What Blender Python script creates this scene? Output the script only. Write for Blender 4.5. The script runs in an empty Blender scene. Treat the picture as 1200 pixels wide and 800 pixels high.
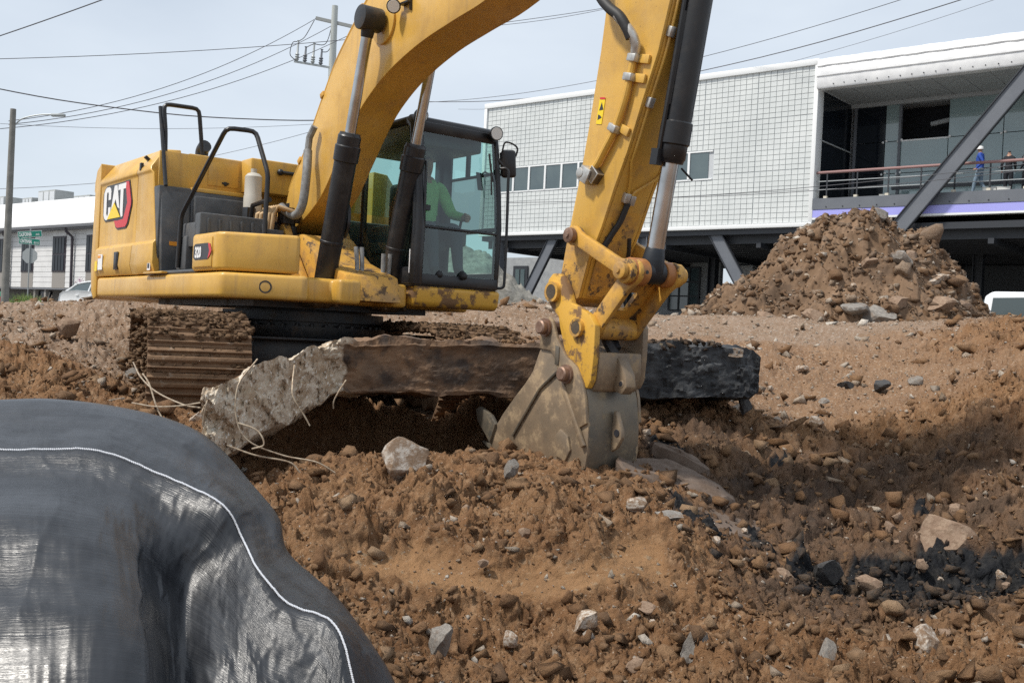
import bpy, bmesh, math, random
import numpy as np
from mathutils import Vector, Matrix, Euler
rad = math.radians
random.seed(7)
SC = bpy.context.scene
COL = SC.collection

# ---------------------------------------------------------------- camera
cam_d = bpy.data.cameras.new('camera'); cam = bpy.data.objects.new('camera', cam_d); COL.objects.link(cam)
cam_d.sensor_width = 36.0; cam_d.lens = 36.0 * 1222 / 1200; cam_d.clip_start = 0.05; cam_d.clip_end = 3000
_fw = Vector((0, math.cos(rad(-.375)), math.sin(rad(-.375)))); _up = Vector((0, -_fw.z, _fw.y))
_r = Vector((math.cos(rad(2.75)), 0, 0)) + math.sin(rad(2.75)) * _up
_u = Vector((-math.sin(rad(2.75)), 0, 0)) + math.cos(rad(2.75)) * _up
cam.matrix_world = Matrix(((_r.x, _u.x, -_fw.x, 0), (_r.y, _u.y, -_fw.y, 0), (_r.z, _u.z, -_fw.z, 0.885), (0, 0, 0, 1)))
SC.camera = cam

# ---------------------------------------------------------------- sky and sun
SUN_EL = 56.0
SUN_DIR = Vector((-0.97, -0.42, 0)).normalized() * math.cos(rad(SUN_EL)) + Vector((0, 0, math.sin(rad(SUN_EL))))
w = bpy.data.worlds.new('World'); SC.world = w; w.use_nodes = True
nt = w.node_tree; nt.nodes.clear()
o_ = nt.nodes.new('ShaderNodeOutputWorld'); bg = nt.nodes.new('ShaderNodeBackground')
sk = nt.nodes.new('ShaderNodeTexSky'); sk.sky_type = 'NISHITA'; sk.sun_disc = False
sk.sun_elevation = rad(SUN_EL); sk.sun_rotation = math.atan2(SUN_DIR.x, SUN_DIR.y)
sk.air_density = 1.0; sk.dust_density = 2.0; sk.ozone_density = 1.0
tc = nt.nodes.new('ShaderNodeTexCoord'); mp = nt.nodes.new('ShaderNodeMapping'); mp.inputs['Scale'].default_value = (1.0, 1.0, 2.6)
no = nt.nodes.new('ShaderNodeTexNoise'); no.inputs['Scale'].default_value = 2.2; no.inputs['Detail'].default_value = 5; no.inputs['Roughness'].default_value = .52
rp = nt.nodes.new('ShaderNodeMapRange'); rp.inputs['From Min'].default_value = .3; rp.inputs['From Max'].default_value = .72
rp.inputs['To Min'].default_value = .62; rp.inputs['To Max'].default_value = .93
mx = nt.nodes.new('ShaderNodeMix'); mx.data_type = 'RGBA'; mx.inputs[7].default_value = (7.6, 8.35, 9.2, 1)
bg.inputs['Strength'].default_value = 0.1
L = nt.links.new
L(tc.outputs['Generated'], mp.inputs['Vector']); L(mp.outputs[0], no.inputs['Vector']); L(no.outputs['Fac'], rp.inputs['Value'])
L(rp.outputs[0], mx.inputs[0]); L(sk.outputs[0], mx.inputs[6]); L(mx.outputs[2], bg.inputs['Color']); L(bg.outputs[0], o_.inputs['Surface'])
sd = bpy.data.lights.new('sun', 'SUN'); sd.energy = 3.7; sd.angle = rad(6); sd.color = (1, .95, .87)
so = bpy.data.objects.new('sun', sd); COL.objects.link(so); so.rotation_euler = SUN_DIR.to_track_quat('Z', 'Y').to_euler(); so.location = (-20, -8, 30)
SC.view_settings.view_transform = 'Standard'; SC.view_settings.look = 'None'; SC.view_settings.exposure = 0.12; SC.view_settings.gamma = 1
SC.render.engine = 'CYCLES'
SC.cycles.max_bounces = 6; SC.cycles.transparent_max_bounces = 12; SC.cycles.use_denoising = False; SC.cycles.sample_clamp_indirect = 2.5; SC.cycles.sample_clamp_direct = 8

# ---------------------------------------------------------------- helpers
class MB:
    """collects shapes for one mesh"""
    def __init__(s): s.v = []; s.f = []; s.m = []
    def add(s, vs, fs, mi=0):
        o = len(s.v); s.v += [tuple(p) for p in vs]; s.f += [tuple(i + o for i in f) for f in fs]; s.m += [mi] * len(fs); return s
    def box(s, c, d, rot=None, mi=0):
        c = Vector(c); x, y, z = [k / 2 for k in d]
        vs = [Vector(p) for p in ((-x,-y,-z),(x,-y,-z),(x,y,-z),(-x,y,-z),(-x,-y,z),(x,-y,z),(x,y,z),(-x,y,z))]
        if rot is not None:
            R = rot if isinstance(rot, Matrix) else Euler(rot).to_matrix(); vs = [R @ p for p in vs]
        return s.add([c + p for p in vs], [(0,3,2,1),(4,5,6,7),(0,1,5,4),(1,2,6,5),(2,3,7,6),(3,0,4,7)], mi)
    def bx(s, x0, x1, y0, y1, z0, z1, mi=0): return s.box(((x0+x1)/2,(y0+y1)/2,(z0+z1)/2), (abs(x1-x0),abs(y1-y0),abs(z1-z0)), None, mi)
    def prism(s, out, a0, a1, axis='y', mi=0):
        """outline in the plane across `axis`, extruded from a0 to a1 along it"""
        def P(p, a): return (p[0], a, p[1]) if axis == 'y' else ((p[0], p[1], a) if axis == 'z' else (a, p[0], p[1]))
        n = len(out); vs = [P(p, a0) for p in out] + [P(p, a1) for p in out]
        return s.add(vs, [tuple(range(n)), tuple(range(2*n-1, n-1, -1))] + [(i, i+n, (i+1) % n + n, (i+1) % n) for i in range(n)], mi)
    def tube(s, path, r, seg=10, mi=0, caps=True):
        P = [Vector(p) for p in path]; n = len(P); rr = r if isinstance(r, (list, tuple)) else [r] * n
        vs = []; ref = None
        for i in range(n):
            t = (P[min(i+1, n-1)] - P[max(i-1, 0)]).normalized()
            if ref is None: ref = t.orthogonal().normalized()
            ref = (ref - t * ref.dot(t)).normalized(); b = t.cross(ref)
            for k in range(seg):
                a = 2*math.pi*k/seg; vs.append(P[i] + rr[i] * (math.cos(a)*ref + math.sin(a)*b))
        fs = [(i*seg+k, i*seg+(k+1) % seg, (i+1)*seg+(k+1) % seg, (i+1)*seg+k) for i in range(n-1) for k in range(seg)]
        if caps: fs += [tuple(range(seg-1, -1, -1)), tuple(range((n-1)*seg, n*seg))]
        return s.add(vs, fs, mi)
    def cyl(s, p0, p1, r, seg=20, mi=0): return s.tube([p0, p1], r, seg, mi)
    def lathe(s, prof, base, axis, seg=20, mi=0):
        """prof: (distance along axis, radius)"""
        b = Vector(base); a = Vector(axis).normalized()
        return s.tube2([b + a*d for d, _ in prof], [r for _, r in prof], a, seg, mi)
    def tube2(s, P, rr, a, seg, mi):
        u = a.orthogonal().normalized(); v = a.cross(u); vs = []
        for p, r in zip(P, rr):
            for k in range(seg):
                t = 2*math.pi*k/seg; vs.append(p + r*(math.cos(t)*u + math.sin(t)*v))
        n = len(P)
        fs = [(i*seg+k, i*seg+(k+1) % seg, (i+1)*seg+(k+1) % seg, (i+1)*seg+k) for i in range(n-1) for k in range(seg)]
        fs += [tuple(range(seg-1, -1, -1)), tuple(range((n-1)*seg, n*seg))]
        return s.add(vs, fs, mi)
    def ball(s, c, r, seg=14, ring=8, mi=0):
        sc = r if isinstance(r, (tuple, list)) else (r, r, r); vs = []; fs = []
        for i in range(ring+1):
            t = math.pi*i/ring
            for k in range(seg):
                a = 2*math.pi*k/seg; vs.append((c[0]+sc[0]*math.sin(t)*math.cos(a), c[1]+sc[1]*math.sin(t)*math.sin(a), c[2]+sc[2]*math.cos(t)))
        for i in range(ring):
            for k in range(seg): fs.append((i*seg+k, (i+1)*seg+k, (i+1)*seg+(k+1) % seg, i*seg+(k+1) % seg))
        return s.add(vs, fs, mi)
    def build(s, name, mats, parent=None, bevel=0, smooth=35, seg=2, **props):
        me = bpy.data.meshes.new(name); me.from_pydata(s.v, [], s.f)
        for m in (mats if isinstance(mats, (list, tuple)) else [mats]): me.materials.append(m)
        me.polygons.foreach_set('material_index', s.m)
        bm = bmesh.new(); bm.from_mesh(me); bmesh.ops.recalc_face_normals(bm, faces=bm.faces)
        if bevel:
            ed = [e for e in bm.edges if len(e.link_faces) == 2 and e.calc_face_angle(0) > rad(28)]
            bmesh.ops.bevel(bm, geom=ed, offset=bevel, segments=seg, profile=.5, affect='EDGES', clamp_overlap=True)
        bm.to_mesh(me); bm.free()
        if smooth: me.shade_smooth(); me.set_sharp_from_angle(angle=rad(smooth))
        return link(name, me, parent, **props)
def link(name, me, parent=None, loc=None, rotz=None, **props):
    o = bpy.data.objects.new(name, me); COL.objects.link(o)
    if parent is not None: o.parent = parent
    if loc is not None: o.location = loc
    if rotz is not None: o.rotation_euler = (0, 0, rotz)
    for k, v in props.items(): o[k] = v
    return o
def thing(name, label, category, loc=(0,0,0), rotz=0, group=None):
    o = bpy.data.objects.new(name, None); COL.objects.link(o); o.empty_display_size = .2
    o.location = loc; o.rotation_euler = (0, 0, rotz); o['label'] = label; o['category'] = category
    if group: o['group'] = group
    return o
def tag(o, label, category, group=None):
    o['label'] = label; o['category'] = category
    if group: o['group'] = group
    return o
def copy_tree(o, parent=None):
    c = o.copy(); COL.objects.link(c); c.parent = parent
    for ch in list(o.children): copy_tree(ch, c)
    return c
def catmull(P, n=6):
    P = [Vector(p) for p in P]; Q = [P[0]*2-P[1]] + P + [P[-1]*2-P[-2]]; out = []
    for i in range(1, len(Q)-2):
        for k in range(n):
            t = k/n; a, b, c, d = Q[i-1], Q[i], Q[i+1], Q[i+2]
            out.append(.5*((2*b)+(c-a)*t+(2*a-5*b+4*c-d)*t*t+(3*b-a-3*c+d)*t**3))
    return out + [P[-1]]
def spl2(P, n=5): return [(p.x, p.y) for p in catmull([(a, b, 0) for a, b in P], n)]

# ---------------------------------------------------------------- materials
def mat(name, col, rough=.6, metal=0, col2=None, scale=6, spread=(.4, .65), bump=0, bscale=40, dirt=None, dirt_fac=0, dscale=3, dspread=(.5, .68), spec=.5, coat=0, streak=0, vary=0, dirt_rough=.9):
    m = bpy.data.materials.new(name); m.use_nodes = True; t = m.node_tree; b = t.nodes['Principled BSDF']
    N = t.nodes.new; K = t.links.new
    b.inputs['Roughness'].default_value = rough; b.inputs['Metallic'].default_value = metal
    b.inputs['Specular IOR Level'].default_value = spec; b.inputs['Coat Weight'].default_value = coat
    c = N('ShaderNodeRGB'); c.outputs[0].default_value = (*col, 1); cur = c.outputs[0]
    co = N('ShaderNodeTexCoord').outputs['Object']
    def noise(sc, det=6, r=.6):
        n = N('ShaderNodeTexNoise'); n.inputs['Scale'].default_value = sc; n.inputs['Detail'].default_value = det; n.inputs['Roughness'].default_value = r
        K(co, n.inputs['Vector']); return n.outputs['Fac']
    def rng(x, a, z, lo=0, hi=1):
        r = N('ShaderNodeMapRange'); r.inputs[1].default_value = a; r.inputs[2].default_value = z; r.inputs[3].default_value = lo; r.inputs[4].default_value = hi
        K(x, r.inputs[0]); return r.outputs[0]
    def mixc(f, a, bb):
        x = N('ShaderNodeMix'); x.data_type = 'RGBA'
        if hasattr(f, 'links'): K(f, x.inputs[0])
        else: x.inputs[0].default_value = f
        for s_, k in ((a, 6), (bb, 7)):
            if hasattr(s_, 'links'): K(s_, x.inputs[k])
            else: x.inputs[k].default_value = (*s_, 1)
        return x.outputs[2]
    if col2: cur = mixc(rng(noise(scale), *spread), cur, col2)
    if vary:
        h = N('ShaderNodeHueSaturation'); oi = N('ShaderNodeObjectInfo'); K(rng(oi.outputs['Random'], 0, 1, 1-vary, 1+vary), h.inputs['Value']); K(cur, h.inputs['Color']); cur = h.outputs[0]
    if dirt:
        f = rng(noise(dscale, 8, .68), *dspread, 0, dirt_fac); cur = mixc(f, cur, dirt)
        K(rng(f, 0, 1, rough, dirt_rough), b.inputs['Roughness'])
    if streak:
        mp2 = N('ShaderNodeMapping'); mp2.inputs['Scale'].default_value = (16, 16, 1.3); K(co, mp2.inputs[0]); n2 = N('ShaderNodeTexNoise'); n2.inputs['Scale'].default_value = 1; n2.inputs['Detail'].default_value = 4; K(mp2.outputs[0], n2.inputs['Vector'])
        cur = mixc(rng(n2.outputs['Fac'], .55, .78, 0, streak), cur, (.30, .19, .085))
        cur = mixc(rng(noise(42, 3, .6), .70, .715, 0, .5), cur, (.10, .07, .045))
        cur = mixc(rng(noise(1.1, 5, .65), .5, .75, 0, .35), cur, (.52, .40, .22))
    K(cur, b.inputs['Base Color'])
    if bump:
        bp = N('ShaderNodeBump'); bp.inputs['Strength'].default_value = bump; bp.inputs['Distance'].default_value = .01
        K(noise(bscale, 6, .65), bp.inputs['Height']); K(bp.outputs[0], b.inputs['Normal'])
    return m
SOIL = (.26, .145, .068)
M = {}
M['yellow'] = mat('yellow_paint', (.67, .395, .075), .38, col2=(.58, .33, .055), scale=2.5, dirt=(.33, .20, .09), dirt_fac=.55, dscale=4, dspread=(.5, .78), coat=.12, bump=.04, bscale=9, streak=.5)
M['yellow_worn'] = mat('worn_yellow_paint', (.60, .33, .06), .5, col2=(.38, .22, .075), scale=7, spread=(.45, .62), dirt=(.09, .06, .04), dirt_fac=.95, dscale=9, dspread=(.54, .60), bump=.25, bscale=30)
M['yellow_muddy'] = mat('muddy_yellow_paint', (.64, .36, .05), .45, dirt=(.17, .095, .05), dirt_fac=.95, dscale=4.5, dspread=(.5, .56), bump=.12, bscale=18)
M['orange_boss'] = mat('rusty_orange_boss', (.45, .19, .05), .5, col2=(.28, .11, .04), scale=9)
M['black_paint'] = mat('black_paint', (.010, .011, .014), .36, col2=(.018, .018, .019), scale=5, dirt=(.08, .068, .056), dirt_fac=.22, dscale=7)
M['black_rubber'] = mat('black_rubber', (.018, .018, .019), .6, bump=.1)
M['grey_plastic'] = mat('dark_grey_plastic', (.055, .06, .066), .5, col2=(.09, .095, .1), scale=4, dirt=(.2, .17, .14), dirt_fac=.4, bump=.08, bscale=60)
M['hose_grey'] = mat('grey_hose_sleeve', (.25, .26, .26), .6, col2=(.16, .16, .16), scale=20)
M['chrome'] = mat('chrome_rod', (.55, .56, .57), .22, 1.0, col2=(.40, .40, .40), scale=4)
M['steel_bright'] = mat('bare_steel_clamp', (.55, .55, .53), .45, .7, col2=(.4, .38, .35), scale=20)
M['pin_brown'] = mat('rusty_pin_steel', (.22, .13, .09), .5, .5, col2=(.3, .2, .15), scale=30, bump=.1)
M['bucket_steel'] = mat('scuffed_bucket_steel', (.19, .145, .10), .5, .2, col2=(.29, .21, .135), scale=4.5, spread=(.38, .62), dirt=(.36, .265, .16), dirt_fac=.85, dscale=9, dspread=(.52, .62), bump=.18, bscale=22)
M['bucket_dark'] = mat('polished_grey_bucket_back', (.125, .112, .092), .42, .35, col2=(.19, .155, .11), scale=5, dirt=(.3, .23, .14), dirt_fac=.7, dscale=6, dspread=(.55, .66), bump=.08, bscale=20)
M['track_mud'] = mat('muddy_track_steel', (.15, .088, .048), .85, .0, col2=(.20, .12, .065), scale=6, dirt=(.30, .25, .2), dirt_fac=.5, dscale=12, dspread=(.6, .68), bump=.6, bscale=25)
M['dark_steel'] = mat('oily_dark_steel', (.02, .024, .03), .45, .3, col2=(.045, .042, .04), scale=4, dirt=(.14, .1, .07), dirt_fac=.7, dscale=5, dspread=(.55, .7), bump=.15)
M['grease_steel'] = mat('greasy_brown_steel', (.10, .075, .05), .5, .2, col2=(.04, .035, .03), scale=6, dirt=(.3, .2, .1), dirt_fac=.6, bump=.2)
M['white_print'] = mat('white_print', (.8, .8, .8), .4); M['red_print'] = mat('red_print', (.6, .03, .04), .4); M['black_print'] = mat('black_print', (.03, .03, .035), .4)
M['sticker_yellow'] = mat('sticker_yellow', (.85, .62, .02), .4); M['orange_strip'] = mat('orange_marker', (.8, .32, .03), .4)
M['lens'] = mat('lamp_lens', (.75, .75, .72), .12, spec=.8)
M['mirror_glass'] = mat('mirror_glass', (.5, .55, .55), .05, 1.0)
M['white_paint'] = mat('white_car_paint', (.8, .81, .82), .25, coat=.5)
M['tyre'] = mat('tyre_rubber', (.02, .02, .02), .8); M['rim'] = mat('alloy_rim', (.5, .5, .5), .3, .8)
M['car_glass'] = mat('dark_car_glass', (.05, .07, .075), .06, spec=.9)
def glass_mat(name, tint, refl):
    m = bpy.data.materials.new(name); m.use_nodes = True; t = m.node_tree; t.nodes.clear(); N = t.nodes.new
    o = N('ShaderNodeOutputMaterial'); a = N('ShaderNodeBsdfTransparent'); a.inputs[0].default_value = (*tint, 1)
    g = N('ShaderNodeBsdfGlossy'); g.inputs['Roughness'].default_value = .02; g.inputs[0].default_value = (.9, .95, .95, 1)
    lw = N('ShaderNodeLayerWeight'); lw.inputs[0].default_value = .5; pw = N('ShaderNodeMath'); pw.operation = 'POWER'; pw.inputs[1].default_value = 4.0; ml = N('ShaderNodeMath'); ml.operation = 'MULTIPLY'; ml.inputs[1].default_value = .6; ad = N('ShaderNodeMath'); ad.operation = 'ADD'; ad.inputs[1].default_value = refl
    t.links.new(lw.outputs['Facing'], pw.inputs[0]); t.links.new(pw.outputs[0], ml.inputs[0])
    mx_ = N('ShaderNodeMixShader'); t.links.new(ml.outputs[0], ad.inputs[0]); t.links.new(ad.outputs[0], mx_.inputs[0]); t.links.new(a.outputs[0], mx_.inputs[1]); t.links.new(g.outputs[0], mx_.inputs[2]); t.links.new(mx_.outputs[0], o.inputs[0])
    return m
M['door_glass'] = glass_mat('door_glass_reflection_tint', (.30, .37, .36), .05)  # dark tint stands in for reflections on the middle door pane
M['cab_glass'] = glass_mat('tinted_cab_glass', (.66, .86, .82), .085)

# ---------------------------------------------------------------- noise on arrays
def h2(ix, iy, s):
    n = (ix.astype(np.int64)*374761393 + iy.astype(np.int64)*668265263 + s*2246822519) & 0x7fffffff
    n = ((n ^ (n >> 13))*1274126177) & 0x7fffffff; n = ((n ^ (n >> 16))*2654435769) & 0x7fffffff
    return ((n ^ (n >> 15)) & 0xffffff)/16777215.0
def vn(x, y, s):
    ix = np.floor(x); iy = np.floor(y); fx = x-ix; fy = y-iy; fx = fx*fx*fx*(fx*(6*fx-15)+10); fy = fy*fy*fy*(fy*(6*fy-15)+10)
    return (h2(ix,iy,s)*(1-fx)+h2(ix+1,iy,s)*fx)*(1-fy)+(h2(ix,iy+1,s)*(1-fx)+h2(ix+1,iy+1,s)*fx)*fy
def fbm(x, y, s, o=4, g=.5):
    t = 0; a = 1; tot = 0
    for i in range(o): t = t+a*(vn(x*2**i+17.3*i, y*2**i-9.1*i, s+i)*2-1); tot += a; a *= g
    return t/tot
def clods(x, y, cell, s, dens=.8, flat=.75, pw=.6):
    """lumps of soil: the height of the tallest rounded, uneven lump over each point"""
    out = np.zeros_like(x); wx = x+.35*cell*(vn(x/cell*2.3, y/cell*2.3, s+50)-.5)*2; wy = y+.35*cell*(vn(x/cell*2.3+40, y/cell*2.3, s+60)-.5)*2
    cx = np.floor(wx/cell); cy = np.floor(wy/cell)
    for i in (-1, 0, 1):
        for j in (-1, 0, 1):
            gx = cx+i; gy = cy+j
            px = (gx+h2(gx,gy,s))*cell; py = (gy+h2(gx,gy,s+1))*cell; r = cell*(.28+.5*h2(gx,gy,s+2)**2); on = h2(gx,gy,s+3) < dens
            dx = wx-px; dy = (wy-py)*(.8+.7*h2(gx,gy,s+4)); tilt = (h2(gx,gy,s+5)-.5)*dx+(h2(gx,gy,s+6)-.5)*dy
            q = 1-(dx*dx+dy*dy)/(r*r)
            hh = np.where(on & (q > 0), r*flat*np.maximum(q, 0)**pw*(1+.5*tilt/cell), 0); out = np.maximum(out, hh)
    return out
def blocks(x, y, cell, s, warp=.35, jag=.8):
    """broken angular lumps: every cell a tilted facet of its own height, parted by cracks"""
    wx = x+warp*cell*fbm(x/cell*1.7, y/cell*1.7, s+50, 3, .6); wy = y+warp*cell*fbm(x/cell*1.7+40, y/cell*1.7, s+60, 3, .6)
    cx = np.floor(wx/cell); cy = np.floor(wy/cell); f1 = np.full(x.shape, 9e9); f2 = f1.copy(); hh = np.zeros_like(x)
    for i in (-1, 0, 1):
        for j in (-1, 0, 1):
            gx = cx+i; gy = cy+j; dx = wx-(gx+h2(gx, gy, s))*cell; dy = wy-(gy+h2(gx, gy, s+1))*cell; d = np.sqrt(dx*dx+dy*dy)
            v = .55*cell*h2(gx, gy, s+2)+1.45*jag*((h2(gx, gy, s+5)-.5)*dx+(h2(gx, gy, s+6)-.5)*dy)
            near_ = d < f1; f2 = np.where(near_, f1, np.minimum(f2, d)); hh = np.where(near_, v, hh); f1 = np.where(near_, d, f1)
    t = np.clip((f2-f1)/(.30*cell), 0, 1); return hh*(.25+.75*t*(2-t))
def sstep(a, b, x): t = np.clip((x-a)/(b-a), 0, 1); return t*t*(3-2*t)
def mesh_np(name, V, F, mats, attrs=None, mi=None, smooth=True):
    me = bpy.data.meshes.new(name); V = np.asarray(V, np.float32); F = np.asarray(F, np.int32); n, k = F.shape
    me.vertices.add(len(V)); me.vertices.foreach_set('co', V.ravel()); me.loops.add(n*k); me.loops.foreach_set('vertex_index', F.ravel())
    me.polygons.add(n); me.polygons.foreach_set('loop_start', np.arange(0, n*k, k, dtype=np.int32))
    if smooth: me.polygons.foreach_set('use_smooth', np.ones(n, bool))
    for m in (mats if isinstance(mats, (list, tuple)) else [mats]): me.materials.append(m)
    if mi is not None: me.polygons.foreach_set('material_index', np.asarray(mi, np.int32))
    for a, d in (attrs or {}).items(): me.attributes.new(a, 'FLOAT', 'POINT').data.foreach_set('value', np.asarray(d, np.float32).ravel())
    me.update(calc_edges=True); me.validate(); return me
def grid_faces(nr, nc):
    i = np.arange(nr-1)[:, None]*nc+np.arange(nc-1)[None, :]; i = i.ravel()
    return np.stack([i, i+1, i+nc+1, i+nc], 1)
# ---------------------------------------------------------------- the ground of the site
CTRL = np.array([(-0.26, 4.0, -0.47), (0.42, 4.35, -0.55), (1.12, 4.3, -0.5), (1.74, 4.1, -0.4), (1.98, 3.9, -0.33), (-0.73, 4.0, -0.36), (-0.64, 5.0, -0.33), (-0.15, 5.0, -0.35), (0.22, 5.05, -0.34), (0.56, 5.2, -0.25), (0.91, 5.5, -0.19), (-0.39, 5.35, -0.27), (0.05, 5.45, -0.22), (0.46, 5.5, -0.21), (0.06, 4.85, -0.48), (-0.41, 4.8, -0.51), (0.45, 4.7, -0.44), (-0.73, 6.3, -0.02), (0.04, 6.05, -0.05), (0.77, 5.9, -0.04), (0.48, 6.7, 0.07), (-0.19, 6.8, 0.05), (-1.91, 7.0, 0.0), (-1.16, 5.9, -0.23), (-2.3, 7.7, 0.12), (-3.33, 8.2, 0.2), (-4.15, 8.5, 0.21), (-4.49, 10.0, 0.44), (-5.64, 11.5, 0.59), (-7.87, 16.0, 0.93), (-6.56, 16.0, 1.02), (-5.55, 15.0, 1.18), (-4.39, 14.4, 1.24), (-3.62, 14.2, 1.18), (-1.92, 14.5, 1.15), (-0.15, 15.5, 1.33), (0.59, 15.0, 1.33), (2.07, 15.0, 1.23), (2.8, 15.0, 1.34), (3.9, 16.0, 1.39), (5.05, 15.5, 1.36), (5.91, 14.5, 1.37), (6.36, 13.0, 1.38), (2.31, 9.3, 0.25), (3.3, 11.5, 0.69), (1.63, 11.0, 0.67), (3.55, 10.8, 0.54), (4.71, 11.5, 0.85), (3.34, 8.8, 0.27), (4.67, 9.5, 0.74), (3.86, 7.8, 0.38), (1.91, 7.6, -0.07), (2.35, 7.0, -0.2), (1.36, 6.4, -0.25), (2.1, 6.2, -0.48), (2.29, 5.9, -0.55), (2.75, 5.95, -0.46), (2.86, 6.5, -0.35), (1.56, 5.2, -0.55), (1.88, 4.9, -0.57), (2.28, 4.9, -0.51), (2.67, 5.3, -0.37), (3.3, 6.6, -0.10), (0.82, 5.15, -0.38), (1.17, 5.4, -0.42), (0.88, 4.5, -0.51), (-0.59, 7.6, 0.08), (-1.3, 7.4, 0.06), (1.52, 8.3, 0.37), (0.28, 7.8, 0.18),
    (-2.1, 10.6, 0), (-3.6, 11, .05), (-.7, 10.4, .0), (-3.2, 9.2, .02), (-2.4, 12.6, .1), (-.6, 9.0, .02), (-1.5, 9.0, .02), (-3.0, 8.3, .06),
    (-1.5, 2.8, -.6), (0, 2.5, -.7), (1.5, 2.5, -.6), (-3, 4.5, -.1), (4.5, 5, -.1), (5.5, 8, .6), (-8, 10, .6), (-9, 6, .3),
    (-1.3, 8.75, .25), (-.3, 8.95, .36), (.6, 9.05, .42), (1.2, 9.1, .42), (3.9, 9.0, .62), (4.3, 8.2, .62), (3.3, 7.6, .12), (2.9, 7.4, -.08), (4.9, 10.5, 1.0),  # first points: added dirt bank behind the slab, blocks light from the gap
    (-14, 20, .9), (0, 21, .95), (14, 21, 1.0), (9, 14, 1.3), (-12, 14, .9)])
def _tps():
    P = CTRL[:, :2]; n = len(P); d = np.linalg.norm(P[:, None]-P[None], axis=2); K = np.where(d > 0, d*d*np.log(d+1e-9), 0)+np.eye(n)*.02
    A = np.zeros((n+3, n+3)); A[:n, :n] = K; A[:n, n] = 1; A[:n, n+1:] = P; A[n, :n] = 1; A[n+1:, :n] = P.T
    return np.linalg.solve(A, np.r_[CTRL[:, 2], 0, 0, 0])
TPS = _tps()
def base_h(x, y):
    s = x.shape; x = x.ravel(); y = y.ravel(); out = np.empty_like(x); n = len(CTRL)
    for k in range(0, len(x), 60000):
        xx = x[k:k+60000]; yy = y[k:k+60000]
        d2 = (xx[:, None]-CTRL[None, :, 0])**2+(yy[:, None]-CTRL[None, :, 1])**2+1e-12
        out[k:k+60000] = (d2*.5*np.log(d2))@TPS[:n]+TPS[n]+TPS[n+1]*xx+TPS[n+2]*yy
    out = np.clip(out, -.85, 1.65)
    far = np.maximum.reduce([sstep(17, 22, y), sstep(10, 16, np.abs(x)), sstep(3, 1.5, y)])
    tgt = np.where(y < 3, -.65, .9)
    return (out*(1-far)+tgt*far).reshape(s)
def zones(x, y):
    wob = fbm(x*1.3, y*1.3, 5, 4)
    ye = 5.02+.22*sstep(.3, .9, x)+.12*wob                       # lip of the clay ledge
    wob2 = fbm(x*2.6, y*2.6, 6, 4)
    shelf = sstep(-.02, .06, y-ye)*sstep(.40, .18, y-ye+.34*wob2)*sstep(-.95, -.6, x+.35*wob)*sstep(1.0, .6, x+.35*wob2)
    tar = sstep(1.15, .7, np.sqrt(((x-2.40)/.85)**2+((y-6.02)/.46)**2)+.45*fbm(x*4, y*4, 9, 3))
    tar = np.maximum(tar, .42*sstep(1.1, .6, np.sqrt(((x-1.7)/.8)**2+((y-7.0)/.5)**2)+.9*fbm(x*4, y*4, 19, 4)))
    tar = np.maximum(tar, .75*sstep(.22, .42, fbm(x*1.9+7, y*2.6, 29, 4))*sstep(.7, 1.2, x)*sstep(3.6, 3.0, x)*sstep(8.2, 7.6, y)*sstep(5.7, 6.1, y))
    ramp = sstep(8.4, 9.6, y+.35*wob)*sstep(.9, 1.9, x)*sstep(5.6, 4.2, x+.35*(y-11)*-.3+.4*wob)
    berm = sstep(12.2, 13.6, y+.6*wob)+sstep(9.3, 10.8, y+.5*x*.0+.8*wob)*sstep(-3.6, -4.3, x)
    berm = np.clip(berm, 0, 1)
    grey = sstep(.9, 1.5, x+.3*wob)*sstep(8.6, 7.8, y+.4*wob)*sstep(4.9, 5.5, y+.3*wob)*sstep(4.2, 3.4, x)
    return ye, shelf, tar, ramp, berm, grey
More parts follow.
